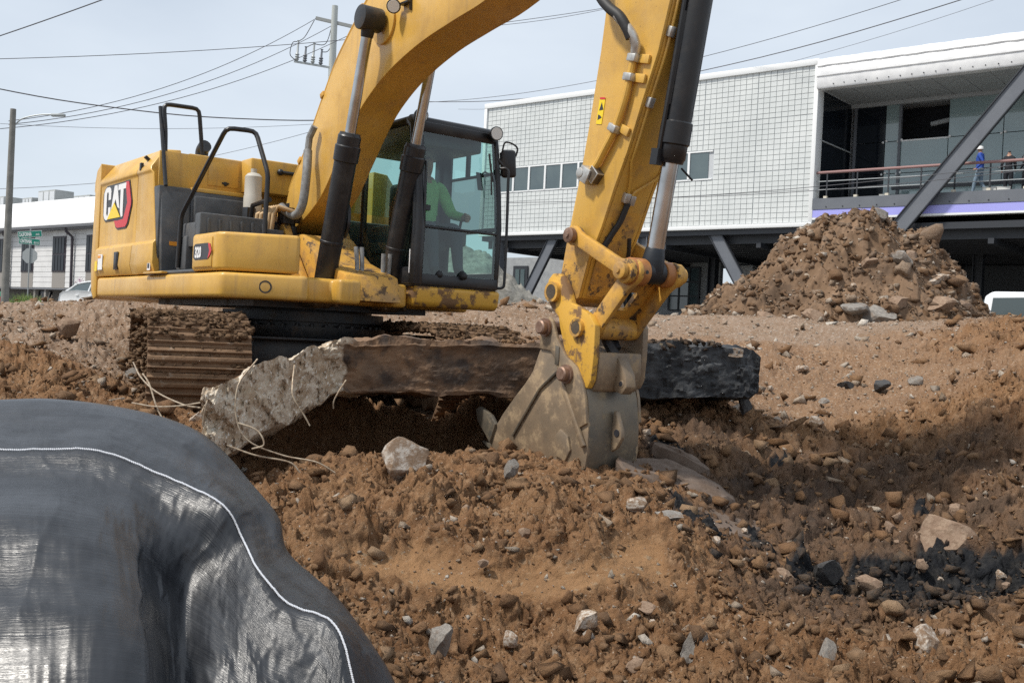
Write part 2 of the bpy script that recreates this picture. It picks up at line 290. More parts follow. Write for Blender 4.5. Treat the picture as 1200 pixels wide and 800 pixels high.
def ground_h(x, y, fine=True):
    ye, shelf, tar, ramp, berm, grey = zones(x, y); h = base_h(x, y)
    cut = sstep(-1.1, -.6, x)*sstep(1.3, .8, x)
    h = h+cut*(.05*sstep(-.04, .05, y-ye)-.07*sstep(.05, -.05, y-ye))*sstep(.7, .35, np.abs(y-ye))
    h = h+.05*fbm(x*1.1, y*1.1, 3, 3)*(1-.6*ramp)
    ys = np.interp(x, [-1.87, -1.66, -1.42, -1.23, -.4, .6], [6.26, 6.48, 6.9, 7.24, 7.52, 7.78])
    h = h-(.02*sstep(-.9, -.5, y-ys)+.62*sstep(-.30, .08, y-ys))*sstep(1.42, 1.1, y-ys)*sstep(-1.85, -1.6, x)*sstep(.75, .35, x)          # hollow under the slab, dug deep so the gap goes black
    h = h+.07*np.exp(-((x+.6)/.9)**2-((y-6.75)/.35)**2)
    h = h-.07*np.exp(-((x-.35)/.5)**2-((y-6.4)/.3)**2)
    if not fine: return h
    near = sstep(24, 12, y)*sstep(2.0, 2.6, y)
    byslab = np.exp(-((x+.5)/1.3)**2-((y-7.05)/.45)**2); bybk = np.exp(-((x-.35)/.55)**2-((y-6.45)/.35)**2)
    calm = np.clip(1-.86*shelf-.55*ramp-.4*berm-.6*byslab-.5*bybk, .1, 1)
    big = clods(x, y, .46, 11, .6, .45, .6)
    rough = .45+.9*vn(x*.9+3, y*.9, 77)
    b1 = blocks(x, y, .26, 23, .4, .9); b2 = blocks(x, y, .115, 37, .4, .9); b3 = blocks(x, y, .05, 47, .35, .9); b4 = blocks(x, y, .030, 57, .3, .9)
    rid = 1-2*np.abs(fbm(x*2.6, y*2.6, 70, 5, .62))
    d = (.6*big+.42*b1)*rough*calm+.62*b2*(.15+.85*calm)*rough*(1-.8*shelf)+1.25*b3*(.35+.65*calm)*(1-.7*shelf)+1.1*b4*(.5+.5*calm)*(1-.6*shelf)
    d += (.05*rid*calm+.012*fbm(x*14, y*14, 71, 4, .65))*(1-.6*shelf)
    tear = sstep(.03, .0, np.abs(fbm(x*1.7, y*3.4, 90, 4)))                   # cracks and tooth marks in the clay ledge
    d -= .03*tear*shelf
    d -= .12*tar*sstep(1.7, 1.9, x)*sstep(6.9, 6.5, y)
    return h+d*near-.07
def soil_mat(name):
    m = bpy.data.materials.new(name); m.use_nodes = True; t = m.node_tree; b = t.nodes['Principled BSDF']; N = t.nodes.new; K = t.links.new
    b.inputs['Roughness'].default_value = .95; b.inputs['Specular IOR Level'].default_value = .2
    co = N('ShaderNodeTexCoord').outputs['Object']
    def noise(sc, det=5, r=.6):
        n = N('ShaderNodeTexNoise'); n.inputs['Scale'].default_value = sc; n.inputs['Detail'].default_value = det; n.inputs['Roughness'].default_value = r; K(co, n.inputs['Vector']); return n.outputs['Fac']
    def rng(x, a, z, lo=0, hi=1):
        r = N('ShaderNodeMapRange'); r.inputs[1].default_value = a; r.inputs[2].default_value = z; r.inputs[3].default_value = lo; r.inputs[4].default_value = hi; K(x, r.inputs[0]); return r.outputs[0]
    def at(n): a = N('ShaderNodeAttribute'); a.attribute_name = n; return a.outputs['Fac']
    def mixc(f, a, bb):
        x = N('ShaderNodeMix'); x.data_type = 'RGBA'; K(f, x.inputs[0])
        for s_, k in ((a, 6), (bb, 7)):
            if hasattr(s_, 'links'): K(s_, x.inputs[k])
            else: x.inputs[k].default_value = (*s_, 1)
        return x.outputs[2]
    def mul(a, bb):
        x = N('ShaderNodeMath'); x.operation = 'MULTIPLY'; K(a, x.inputs[0]); K(bb, x.inputs[1]); return x.outputs[0]
    c = mixc(rng(noise(1.6), .35, .65), (.20, .102, .048), (.28, .158, .08))
    c = mixc(rng(noise(5.5), .52, .7), c, (.135, .074, .040))
    c = mixc(rng(noise(13, 4), .5, .72), c, (.345, .215, .122))
    c = mixc(rng(noise(45, 3), .58, .70), c, (.15, .088, .05))
    sh = mixc(rng(noise(3), .4, .62), (.36, .205, .10), (.28, .158, .078)); sh = mixc(rng(noise(22, 3), .6, .68), sh, (.38, .28, .18))
    c = mixc(rng(noise(58, 3), .645, .70, 0, .8), c, (.50, .40, .30))
    c = mixc(rng(at('clay'), .1, .9, 0, .85), c, sh)
    gr = mixc(rng(noise(2.5), .35, .65), (.29, .18, .107), (.235, .14, .082)); gr = mixc(rng(noise(38, 3), .56, .66), gr, (.43, .335, .25)); gr = mixc(rng(noise(20, 4), .58, .7), gr, (.18, .11, .068))
    c = mixc(rng(at('gravel'), .1, .9, 0, .9), c, gr)
    bm_ = mixc(rng(noise(2.2), .4, .62), (.30, .215, .155), (.235, .155, .10)); bm_ = mixc(rng(noise(26, 3), .55, .66), bm_, (.42, .36, .30))
    c = mixc(rng(at('berm'), .1, .9, 0, .9), c, bm_)
    gy = mixc(rng(noise(9), .42, .62), (.105, .07, .048), (.155, .10, .067))
    c = mixc(mul(rng(at('grey'), .1, .9), rng(noise(2.8), .38, .6, .5, 1.0)), c, gy)
    tr = mixc(rng(noise(14), .45, .65), (.018, .019, .022), (.045, .043, .042))
    c = mixc(rng(at('tar'), .25, .6), c, tr)
    c = mixc(rng(at('far'), 0, 1), c, mixc(rng(noise(.3), .4, .6), (.17, .165, .155), (.22, .21, .19)))
    K(c, b.inputs['Base Color'])
    bp = N('ShaderNodeBump'); bp.inputs['Strength'].default_value = .9; bp.inputs['Distance'].default_value = .03
    K(noise(38, 9, .75), bp.inputs['Height']); K(bp.outputs[0], b.inputs['Normal'])
    return m
M['soil'] = soil_mat('brown_site_soil')
def make_ground():
    core = np.linspace(-.54, .54, 720); out = np.r_[np.linspace(.545, .9, 70), .9*1.18**np.arange(1, 24)]; a = np.r_[-out[::-1], core, out]
    Y = np.r_[np.linspace(-40, 1.6, 10), np.linspace(2.0, 3.3, 30), np.exp(np.linspace(np.log(3.35), np.log(8.8), 660)), np.exp(np.linspace(np.log(8.83), np.log(20), 140)), 20*1.1**np.arange(1, 42)]
    W = np.maximum(Y, 2.0); X = a[None, :]*W[:, None]; YY = np.repeat(Y[:, None], len(a), 1)
    Z = ground_h(X, YY); ye, shelf, tar, ramp, berm, grey = zones(X, YY)
    far = np.maximum(sstep(19, 24, YY), sstep(12, 20, np.abs(X)))
    wq = sstep(24, 12, YY)*sstep(2.0, 2.6, YY)*(1-.7*shelf)*(1-.6*ramp)
    XW = X+wq*(.035*fbm(X*7+Z*5, YY*7-Z*6, 81, 3, .6)); YW = YY+wq*(.045*fbm(X*7-Z*6, YY*7+Z*5, 85, 3, .6)-.0*Z)
    V = np.stack([XW, YW, Z], 2).reshape(-1, 3)
    me = mesh_np('ground', V, grid_faces(len(Y), len(a)), M['soil'], dict(clay=shelf, tar=tar, gravel=ramp, berm=berm, grey=grey, far=far))
    return link('ground', me, kind='structure')
make_ground()

# ---------------------------------------------------------------- loose stones and crumbs of soil
def stone_mat(name, cols, rough=.9, bump=1.0, dust=.55):
    m = bpy.data.materials.new(name); m.use_nodes = True; t = m.node_tree; b = t.nodes['Principled BSDF']; N = t.nodes.new; K = t.links.new
    a = N('ShaderNodeAttribute'); a.attribute_name = 'rnd'; r = N('ShaderNodeValToRGB'); K(a.outputs['Fac'], r.inputs[0])
    r.color_ramp.elements.remove(r.color_ramp.elements[1])
    for i, c in enumerate(cols):
        e = r.color_ramp.elements[0] if i == 0 else r.color_ramp.elements.new(i/(len(cols)-1)); e.position = i/(len(cols)-1); e.color = (*c, 1)
    n = N('ShaderNodeTexNoise'); n.inputs['Scale'].default_value = 30; n.inputs['Detail'].default_value = 9; n.inputs['Roughness'].default_value = .75; co = N('ShaderNodeTexCoord'); K(co.outputs['Object'], n.inputs['Vector'])
    mr = N('ShaderNodeMapRange'); mr.inputs[1].default_value = .4; mr.inputs[2].default_value = .68; mr.inputs[4].default_value = dust; K(n.outputs['Fac'], mr.inputs[0])
    x = N('ShaderNodeMix'); x.data_type = 'RGBA'; x.inputs[7].default_value = (.21, .122, .064, 1); K(mr.outputs[0], x.inputs[0]); K(r.outputs[0], x.inputs[6]); K(x.outputs[2], b.inputs['Base Color'])
    b.inputs['Roughness'].default_value = rough; b.inputs['Specular IOR Level'].default_value = .25
    bp = N('ShaderNodeBump'); bp.inputs['Strength'].default_value = bump; bp.inputs['Distance'].default_value = .03; K(n.outputs['Fac'], bp.inputs['Height']); K(bp.outputs[0], b.inputs['Normal'])
    return m
M['clod'] = stone_mat('soil_clod', [(.19, .102, .051), (.235, .132, .066), (.30, .18, .098), (.21, .115, .058), (.15, .09, .052), (.26, .155, .084), (.36, .245, .15)])
M['pebble'] = stone_mat('pale_pebble', [(.46, .39, .31), (.33, .25, .18), (.62, .57, .50), (.30, .25, .2), (.54, .47, .39), (.26, .18, .12)], dust=.3)
M['darkclod'] = stone_mat('dark_clod', [(.02, .02, .022), (.045, .042, .04), (.10, .075, .055)])
def hull_shapes(n, npts, seed, flat=1.15):
    rng_ = np.random.default_rng(seed); out = []
    for _ in range(n):
        p = rng_.normal(size=(npts, 3)); p /= np.linalg.norm(p, axis=1)[:, None]; p *= rng_.uniform(.5, 1.3, (npts, 1)); p *= np.array([rng_.uniform(.8, 1.25), rng_.uniform(.65, 1), rng_.uniform(.45, .85)*flat])
        bm = bmesh.new()
        for q in p: bm.verts.new(q)
        bmesh.ops.convex_hull(bm, input=bm.verts); bmesh.ops.triangulate(bm, faces=bm.faces)
        dead = [v for v in bm.verts if not v.link_faces]
        for v in dead: bm.verts.remove(v)
        bm.verts.index_update(); out.append((np.array([v.co[:] for v in bm.verts]), np.array([[v.index for v in f.verts] for f in bm.faces]))); bm.free()
    return out
SHAPES = hull_shapes(26, 8, 4)
def lump_shapes(n, seed):
    out = []; rg_ = np.random.default_rng(seed)
    for k in range(n):
        bm = bmesh.new(); bmesh.ops.create_icosphere(bm, subdivisions=2, radius=1); co = np.array([v.co[:] for v in bm.verts]); f = np.array([[v.index for v in q.verts] for q in bm.faces]); bm.free()
        for _ in range(7):
            d = rg_.normal(size=3); d /= np.linalg.norm(d); r = rg_.uniform(.45, .8); kk = co@d; co = co-np.outer(np.maximum(kk-r, 0), d)
        o = rg_.uniform(0, 50); w_ = fbm(co[:, 0]*1.7+o, co[:, 1]*1.7+co[:, 2]*1.3, 30+k, 3, .65)+.8*fbm(co[:, 2]*2.6+o, co[:, 0]*2.6-co[:, 1]*2.1, 60+k, 3, .65)
        w_ = w_*.8+.75*(.5-np.abs(fbm(co[:, 0]*3.3+o+co[:, 2]*1.5, co[:, 1]*3.3+co[:, 2]*3, 90+k, 3, .7)))+.35*fbm(co[:, 0]*9+o, co[:, 1]*9+co[:, 2]*8, 95+k, 2, .7); co = co*(.85+.42*w_)[:, None]*np.array([rg_.uniform(.9, 1.3), rg_.uniform(.7, 1), rg_.uniform(.6, .9)]); out.append((co, f))
    return out
LUMPS = lump_shapes(12, 6)
def rots(n, rng_):
    q = rng_.normal(size=(n, 4)); q /= np.linalg.norm(q, axis=1)[:, None]; w_, x, y, z = q.T
    return np.stack([1-2*(y*y+z*z), 2*(x*y-z*w_), 2*(x*z+y*w_), 2*(x*y+z*w_), 1-2*(x*x+z*z), 2*(y*z-x*w_), 2*(x*z-y*w_), 2*(y*z+x*w_), 1-2*(x*x+y*y)], 1).reshape(n, 3, 3)
def scatter(name, pts, size, material, seed, smooth=False, parent=None, shapes=None):
    SH = shapes or SHAPES; rng_ = np.random.default_rng(seed); n = len(pts); which = rng_.integers(0, len(SH), n); R = rots(n, rng_); rv = rng_.random(n)
    VV = []; FF = []; AA = []; off = 0
    for k, (v, f) in enumerate(SH):
        ix = np.nonzero(which == k)[0]
        if not len(ix): continue
        vv = np.einsum('nij,vj->nvi', R[ix], v)*size[ix][:, None, None]; vv[:, :, 2] *= .75; vv += pts[ix][:, None, :]
        VV.append(vv.reshape(-1, 3)); AA.append(np.repeat(rv[ix], len(v))); FF.append((f[None]+(np.arange(len(ix))*len(v))[:, None, None]+off).reshape(-1, 3)); off += len(ix)*len(v)
    me = mesh_np(name, np.concatenate(VV), np.concatenate(FF), material, dict(rnd=np.concatenate(AA)), smooth=smooth)
    return link(name, me, parent, kind='stuff')
def fan_points(n, seed, y0=3.2, y1=19, ang=.58):
    rng_ = np.random.default_rng(seed); y = np.exp(rng_.uniform(np.log(y0), np.log(y1), n)); x = rng_.uniform(-ang, ang, n)*y; return x, y, rng_
def soil_scatter():
    x, y, rg = fan_points(60000, 1); _, sh, tar, ramp, berm, grey = zones(x, y)
    keep = rg.random(len(x)) < np.clip(1-.95*sh-.8*ramp-.55*berm, 0, 1)*.9; x, y = x[keep], y[keep]
    s = (.0055+.0058*rg.pareto(1.7, len(x))).clip(0, .085)*(.45+.095*y)
    tar = zones(x, y)[2]; d = (tar > .5) & (y < 6.8)
    P = np.stack([x, y, ground_h(x, y)+s*.2], 1)
    scatter('soil_crumbs', P[~d], s[~d], M['clod'], 2)
    x, y, rg = fan_points(1300, 51, 3.6, 10, .55); _, sh, tar, ramp, berm, grey = zones(x, y)
    keep = rg.random(len(x)) < np.clip(1-1.2*sh-1.2*ramp-1.2*berm-tar, 0, 1)*(.35+.65*vn(x*.8, y*.8, 7)); x, y = x[keep], y[keep]
    s = (.026+.022*rg.pareto(2.3, len(x))).clip(0, .10)*(.5+.085*y)
    scatter('soil_clods', np.stack([x, y, ground_h(x, y)-s*.05], 1), s, M['clod'], 52, shapes=LUMPS)
    xt = np.random.default_rng(9); tx = xt.normal(2.35, .36, 2600); ty = xt.normal(6.0, .19, 2600); ts = (.008+.012*xt.pareto(2.0, 2600)).clip(0, .08)
    scatter('tar_crumbs', np.stack([tx, ty, ground_h(tx, ty)+ts*.2], 1), ts, M['darkclod'], 3)
    x, y, rg = fan_points(24000, 21, 3.4, 19); _, sh, tar, ramp, berm, grey = zones(x, y)
    keep = rg.random(len(x)) < (.36+.45*ramp+.6*berm+.2*sh+.05*grey)*(1-tar); x, y = x[keep], y[keep]
    s = (.0055+.0042*rg.pareto(1.7, len(x))).clip(0, .06)*(.6+.085*y)
    scatter('gravel', np.stack([x, y, ground_h(x, y)+s*.2], 1), s, M['pebble'], 5)
soil_scatter()

# ---------------------------------------------------------------- single rocks
M['white_rock'] = mat('white_limestone', (.50, .45, .39), .8, col2=(.32, .24, .175), scale=7, spread=(.45, .6), dirt=(.2, .12, .065), dirt_fac=.85, dscale=2.6, dspread=(.43, .55), bump=.4, bscale=25)
M['brown_rock'] = mat('brown_sandstone', (.22, .145, .098), .9, col2=(.30, .215, .15), scale=6, dirt=(.12, .07, .04), dirt_fac=.8, dscale=5, bump=.5, bscale=25)
M['grey_rock'] = mat('grey_limestone', (.18, .165, .148), .85, col2=(.29, .265, .235), scale=8, dirt=(.16, .1, .06), dirt_fac=.85, dscale=2.2, bump=.4, bscale=25)
M['black_rock'] = mat('tarry_rubble', (.03, .03, .032), .75, col2=(.07, .065, .06), scale=9, bump=.5, bscale=30)
def rock_mesh(name, material, seed, sub=3, cuts=16, rough=.10):
    rg = random.Random(seed); bm = bmesh.new(); bmesh.ops.create_icosphere(bm, subdivisions=sub, radius=1)
    planes = []
    for _ in range(cuts):
        d = Vector((rg.gauss(0, 1), rg.gauss(0, 1), rg.gauss(0, .8))).normalized(); planes.append((d, rg.uniform(.42, .78)))
    co = np.array([v.co[:] for v in bm.verts])
    for d, r in planes:
        k = co@np.array(d[:]); over = k > r; co[over] -= np.outer((k[over]-r)*1.0, np.array(d[:]))
    nz = fbm(co[:, 0]*3+seed, co[:, 1]*3+co[:, 2]*2.1, seed % 90, 3)+.5*fbm(co[:, 2]*5+seed, co[:, 0]*5-co[:, 1], seed % 70, 3)
    co *= (1+rough*nz)[:, None]
    for v, c in zip(bm.verts, co): v.co = c
    me = bpy.data.meshes.new(name); bm.to_mesh(me); bm.free(); me.materials.append(material); me.shade_smooth(); me.set_sharp_from_angle(angle=rad(16)); return me
def gz(x, y): return float(ground_h(np.array([x]), np.array([y]))[0])
def gzb(x, y): return float(ground_h(np.array([x]), np.array([y]), False)[0])
def rock(name, x, y, size, material, seed, label=None, cat=None, group=None, rz=0, dz=.25, tilt=(0, 0), z=None, parent=None):
    o = link(name, rock_mesh(name, material, seed), parent)
    zz = gzb(x, y) if z is None else z
    o.location = (x, y, zz+size[2]*dz); o.scale = size; o.rotation_euler = (tilt[0], tilt[1], rz)
    if label: tag(o, label, cat or 'rock', group)
    return o
rock('limestone_rock', -.60, 6.25, (.25, .16, .19), M['white_rock'], 12, 'large pale white rock on the brown soil beside the bucket', 'rock', rz=.4, dz=.45, tilt=(.15, -.35))
rock('boulder', 2.82, 6.55, (.27, .2, .21), M['brown_rock'], 38, 'rounded brown boulder above the black tarry patch in the pit', 'boulder', dz=.32, rz=.3)
rock('boulder', .83, 4.42, (.12, .1, .12), M['grey_rock'], 33, 'grey streaked boulder half buried at the foot of the cut bank', 'boulder', dz=.5, rz=1.0, tilt=(.2, .2))
rock('limestone_rock', .40, 4.75, (.075, .06, .08), M['white_rock'], 35, 'white pointed rock sticking out of the cut bank under the clay ledge', 'rock', dz=1.2, tilt=(.4, .5))
rock('limestone_rock', .06, 4.78, (.05, .04, .045), M['white_rock'], 36, 'small white rock beside the white pointed rock in the cut bank', 'rock', dz=1.6)
rock('limestone_rock', -.26, 4.66, (.075, .055, .11), M['grey_rock'], 37, 'sparkling white and grey crumbling rock low in the cut bank', 'rock', dz=.8, tilt=(.1, .3))
rock('limestone_rock', .74, 5.78, (.085, .06, .05), M['white_rock'], 39, 'white topped rock beside the grey rock near the bucket', 'rock', dz=.9)
rock('limestone_rock', .89, 5.66, (.11, .07, .05), M['grey_rock'], 40, 'flat grey rock beside the white topped rock near the bucket', 'rock', dz=.9, rz=.2)
rock('limestone_rock', .03, 6.35, (.06, .05, .08), M['grey_rock'], 41, 'upright grey stone between the white rock and the bucket', 'rock', dz=.8)
rock('limestone_rock', 1.95, 4.75, (.1, .08, .1), M['white_rock'], 43, 'white faced rock at the near rim of the tarry patch', 'rock', dz=.8)
rock('limestone_rock', 1.37, 4.35, (.05, .06, .09), M['grey_rock'], 44, 'upright grey wedge of stone at the bottom of the pit', 'rock', dz=.8, tilt=(.1, .1))
rock('limestone_rock', -5.2, 12.2, (.20, .17, .17), M['brown_rock'], 45, 'pinkish boulder lying on the gravel left of the track', 'boulder', dz=.6)
rock('limestone_rock', -4.05, 11.3, (.2, .14, .1), M['grey_rock'], 46, 'flat grey rock beside the crawler track on the gravel slope', 'rock', dz=.7)
rock('limestone_rock', -2.22, 7.42, (.085, .07, .07), M['white_rock'], 47, 'pinkish white stone at the foot of the crawler track', 'rock', dz=1.0)
rock('tar_lump', 1.93, 6.12, (.14, .1, .09), M['black_rock'], 48, 'large black tarry lump at the edge of the dark patch', 'tar lump', dz=.6)
rock('tar_lump', 2.12, 6.05, (.1, .08, .06), M['brown_rock'], 49, 'brown lump next to the large black tarry lump', 'rock', dz=.6)
for i, (x, y, s) in enumerate([(3.42, 10.6, .1), (3.62, 10.2, .13), (2.72, 9.25, .1), (3.0, 9.9, .07), (1.9, 8.7, .12), (2.35, 9.1, .07), (3.9, 10.0, .09), (3.15, 11.3, .09), (2.6, 10.4, .06), (2.1, 9.8, .06)]):
    dark = i in (0, 1)
    rock('asphalt_chunk' if dark else 'loose_stone', x, y, (s, s*.8, s*.6), M['black_rock' if dark else 'white_rock' if i % 3 else 'grey_rock'], 60+i,
         'black asphalt chunk lying on the gravel ramp' if dark else 'pale loose stone lying on the gravel ramp below the dirt pile', 'asphalt chunk' if dark else 'stone', 'asphalt chunks on the ramp' if dark else 'loose stones on the ramp', rz=i, dz=.5)
rg = random.Random(5)
for i in range(26):
    Y = math.exp(rg.uniform(math.log(4.3), math.log(7.0))); X = rg.uniform(.35, .5)*Y if i % 2 else rg.uniform(-.1, .4)*Y; s = rg.uniform(.03, .06)*(.5+.11*Y)
    if .3 < X < 1.1 and Y > 6.1: continue
    rock('soil_lump', X, Y, (s*1.2, s, s*.8), M['brown_rock'], 100+i, 'brown lump of earth lying loose in the dug out pit', 'soil lump', 'loose soil lumps in the pit', rz=i, dz=.75)
for i in range(16):
    Y = rg.uniform(4.2, 8.2); X = rg.uniform(.12, .48)*Y; s = rg.uniform(.018, .035)*(.5+.11*Y)
    rock('white_pebble', X, Y, (s*1.3, s, s*.8), M['white_rock'], 140+i, 'small white stone on the dark soil of the pit', 'stone', 'small white stones in the pit', rz=i, dz=1.3)

# ---------------------------------------------------------------- heaps behind
def heap(name, cx, cy, rx, ry, hgt, z0, seed, material, res, lump, skew=(0, 0), attrs=None, power=1.0, name2=None):
    n = res; t = np.linspace(-1.25, 1.25, n); U, V_ = np.meshgrid(t, t); X = cx+U*rx; Y = cy+V_*ry
    r = np.sqrt((U-skew[0]*np.maximum(0, 1-np.hypot(U, V_)))**2+(V_-skew[1]*np.maximum(0, 1-np.hypot(U, V_)))**2)+.26*fbm(U*1.9+seed, V_*1.9, seed, 4)
    Z = z0-.35+(hgt+.35)*np.clip(1-r, 0, 1)**power+.0*U
    Z += (clods(X, Y, lump*3, seed+1, .6, .5)*.7+.85*blocks(X, Y, lump*2.2, seed+2)+.7*blocks(X, Y, lump*.9, seed+3)+.4*blocks(X, Y, lump*.33, seed+4))*sstep(1.1, .9, r)
    Z -= .6*sstep(1.0, 1.2, r)
    me = mesh_np(name, np.stack([X, Y, Z], 2).reshape(-1, 3), grid_faces(n, n), material, attrs)
    return me, X, Y, Z
M['pile_soil'] = mat('piled_brown_dirt', (.165, .105, .064), .95, col2=(.225, .148, .095), scale=2.4, spread=(.4, .62), dirt=(.075, .052, .037), dirt_fac=.7, dscale=1.6, dspread=(.5, .62), bump=.7, bscale=18, spec=.2)
dp = thing('dirt_pile', 'tall heap of brown dirt and rubble in front of the steel framed building', 'dirt pile')
me, HX, HY, HZ = heap('heap', 5.5, 16.6, 2.5, 2.1, 2.1, 1.2, 61, M['pile_soil'], 340, .15, (-.05, 0), power=.92); link('heap', me, dp)
me, HX2, HY2, HZ2 = heap('shoulder', 3.6, 16.4, 1.15, 1.1, .72, 1.2, 71, M['pile_soil'], 130, .17, power=.85); link('shoulder', me, dp)
def hz(X, Y):
    best = 1.25
    for A, B, C in ((HX, HY, HZ), (HX2, HY2, HZ2)):
        i = (Y-B[0, 0])/(B[-1, 0]-B[0, 0])*(len(B)-1); j = (X-A[0, 0])/(A[0, -1]-A[0, 0])*(len(A)-1)
        if 0 <= i < len(B) and 0 <= j < len(A): best = max(best, C[int(i), int(j)])
    return best
for i, (x, y, s, mt) in enumerate([(5.62, 16.3, .26, 'grey_rock'), (5.75, 15.6, .34, 'grey_rock'), (3.75, 15.2, .34, 'brown_rock'), (4.35, 15.0, .3, 'brown_rock'), (4.9, 14.95, .3, 'grey_rock'), (5.2, 15.0, .36, 'grey_rock'), (5.55, 15.1, .3, 'brown_rock'), (6.2, 15.2, .3, 'brown_rock'), (6.55, 15.1, .3, 'white_rock'), (6.35, 15.7, .26, 'white_rock'), (6.0, 15.9, .26, 'brown_rock'), (5.3, 15.7, .2, 'brown_rock'), (6.9, 15.3, .28, 'brown_rock'), (4.0, 15.1, .22, 'white_rock'), (7.2, 15.4, .22, 'brown_rock'), (6.75, 15.7, .25, 'brown_rock'), (5.0, 15.5, .13, 'white_rock'), (6.2, 14.7, .16, 'white_rock'), (5.8, 14.75, .18, 'grey_rock'), (6.7, 14.7, .17, 'grey_rock')]):
    col = {'grey_rock': 'grey', 'brown_rock': 'brown', 'white_rock': 'pale'}[mt]; s *= .95
    rock('rubble_block', x, y, (s, s*.75, s*.55), M[mt], 200+i, f'{col} block of rubble lodged in the tall dirt heap', 'rubble', f'{col} rubble blocks in the dirt heap', rz=i*1.7, dz=.1, tilt=(.3*math.sin(i), .3*math.cos(i*2)), z=hz(x, y))
def pile_scatter():
    g = np.random.default_rng(3); n = 15000; x = g.uniform(2.6, 8.2, n); y = g.uniform(14.2, 17, n); z = np.array([hz(a, b) for a, b in zip(x, y)]); s = (.012+.013*g.pareto(1.7, n)).clip(0, .12)
    k = z > 1.27; scatter('crumbs', np.stack([x, y, z], 1)[k], s[k], M['pileclod'], 8, parent=dp)
    k2 = k & (g.random(n) < .12); scatter('chips', np.stack([x, y, z+.02], 1)[k2], s[k2]*.9, M['pebble'], 9, parent=dp)
    n = 60; x = g.uniform(2.8, 8.1, n); y = g.uniform(14.3, 17, n); z = np.array([hz(a, b) for a, b in zip(x, y)]); s = (.09+.06*g.pareto(2.0, n)).clip(0, .26); k = z > 1.27
    scatter('clods', np.stack([x, y, z-.02], 1)[k], s[k], M['pileclod'], 18, parent=dp, shapes=LUMPS)
M['pileclod'] = stone_mat('heap_clod', [(.13, .076, .043), (.18, .108, .062), (.24, .155, .095), (.15, .092, .056), (.10, .067, .045), (.20, .145, .105), (.30, .23, .17)])
pile_scatter()
M['grey_gravel'] = mat('grey_gravel', (.24, .23, .2), .95, col2=(.16, .15, .13), scale=9, spread=(.4, .6), dirt=(.32, .3, .27), dirt_fac=.7, dscale=14, bump=1, bscale=30)
me, a_, b_, c_ = heap('gravel_pile', -1.5, 25.5, 3.2, 2.6, 2.5, .9, 91, M['grey_gravel'], 120, .1); tag(link('gravel_pile', me), 'grey gravel heap behind the operator cab', 'gravel pile')

# ---------------------------------------------------------------- grey crust of dried mud right of the bucket
def crust():
    t = thing('mud_crust', 'flat grey plates of dried mud beside the bucket', 'mud crust', (0, 0, 0))
    m = mat('dried_grey_mud', (.125, .09, .068), .85, col2=(.17, .125, .095), scale=5, dirt=(.09, .058, .038), dirt_fac=.85, dscale=6, dspread=(.45, .6), bump=.8, bscale=24)
    rg = random.Random(8)
    for k, (pts, z) in enumerate([([(.72, 6.95), (1.1, 7.15), (1.42, 7.0), (1.5, 6.8), (1.22, 6.66), (.95, 6.62), (.74, 6.7)], .0), ([(.8, 6.58), (1.2, 6.62), (1.52, 6.74), (1.62, 6.55), (1.45, 6.3), (1.15, 6.32), (.85, 6.42)], -.03), ([(1.0, 7.28), (1.3, 7.3), (1.38, 7.12), (1.05, 7.2)], .05)]):
        P = spl2(pts+[pts[0]], 6)[:-1]; P = [(x+rg.uniform(-.012, .012), y+rg.uniform(-.012, .012)) for x, y in P]; n = len(P); b = MB()
        cx = sum(p[0] for p in P)/n; cy = sum(p[1] for p in P)/n; rings = []
        for f in (1.0, .96, .8, .6, .4, .2): rings.append([(cx+(x-cx)*f, cy+(y-cy)*f) for x, y in P])
        vs = [(x, y, gzb(x, y)-.06) for x, y in rings[0]]
        for j, r in enumerate(rings): vs += [(x, y, gzb(x, y)+.045+z+(-.012 if j == 0 else 0)+.014*math.sin(9*x+4*y)+.02*float(fbm(np.array([x*6.]), np.array([y*6.]), 12, 3)[0])+rg.uniform(-.008, .008)) for x, y in r]
        vs.append((cx, cy, gzb(cx, cy)+.08+z)); L_ = len(rings)+1
        fs = [(a*n+i, a*n+(i+1) % n, (a+1)*n+(i+1) % n, (a+1)*n+i) for a in range(L_-1) for i in range(n)]+[((L_-1)*n+i, (L_-1)*n+(i+1) % n, L_*n) for i in range(n)]
        b.add(vs, fs); b.build('plate', m, t, smooth=30)
crust()
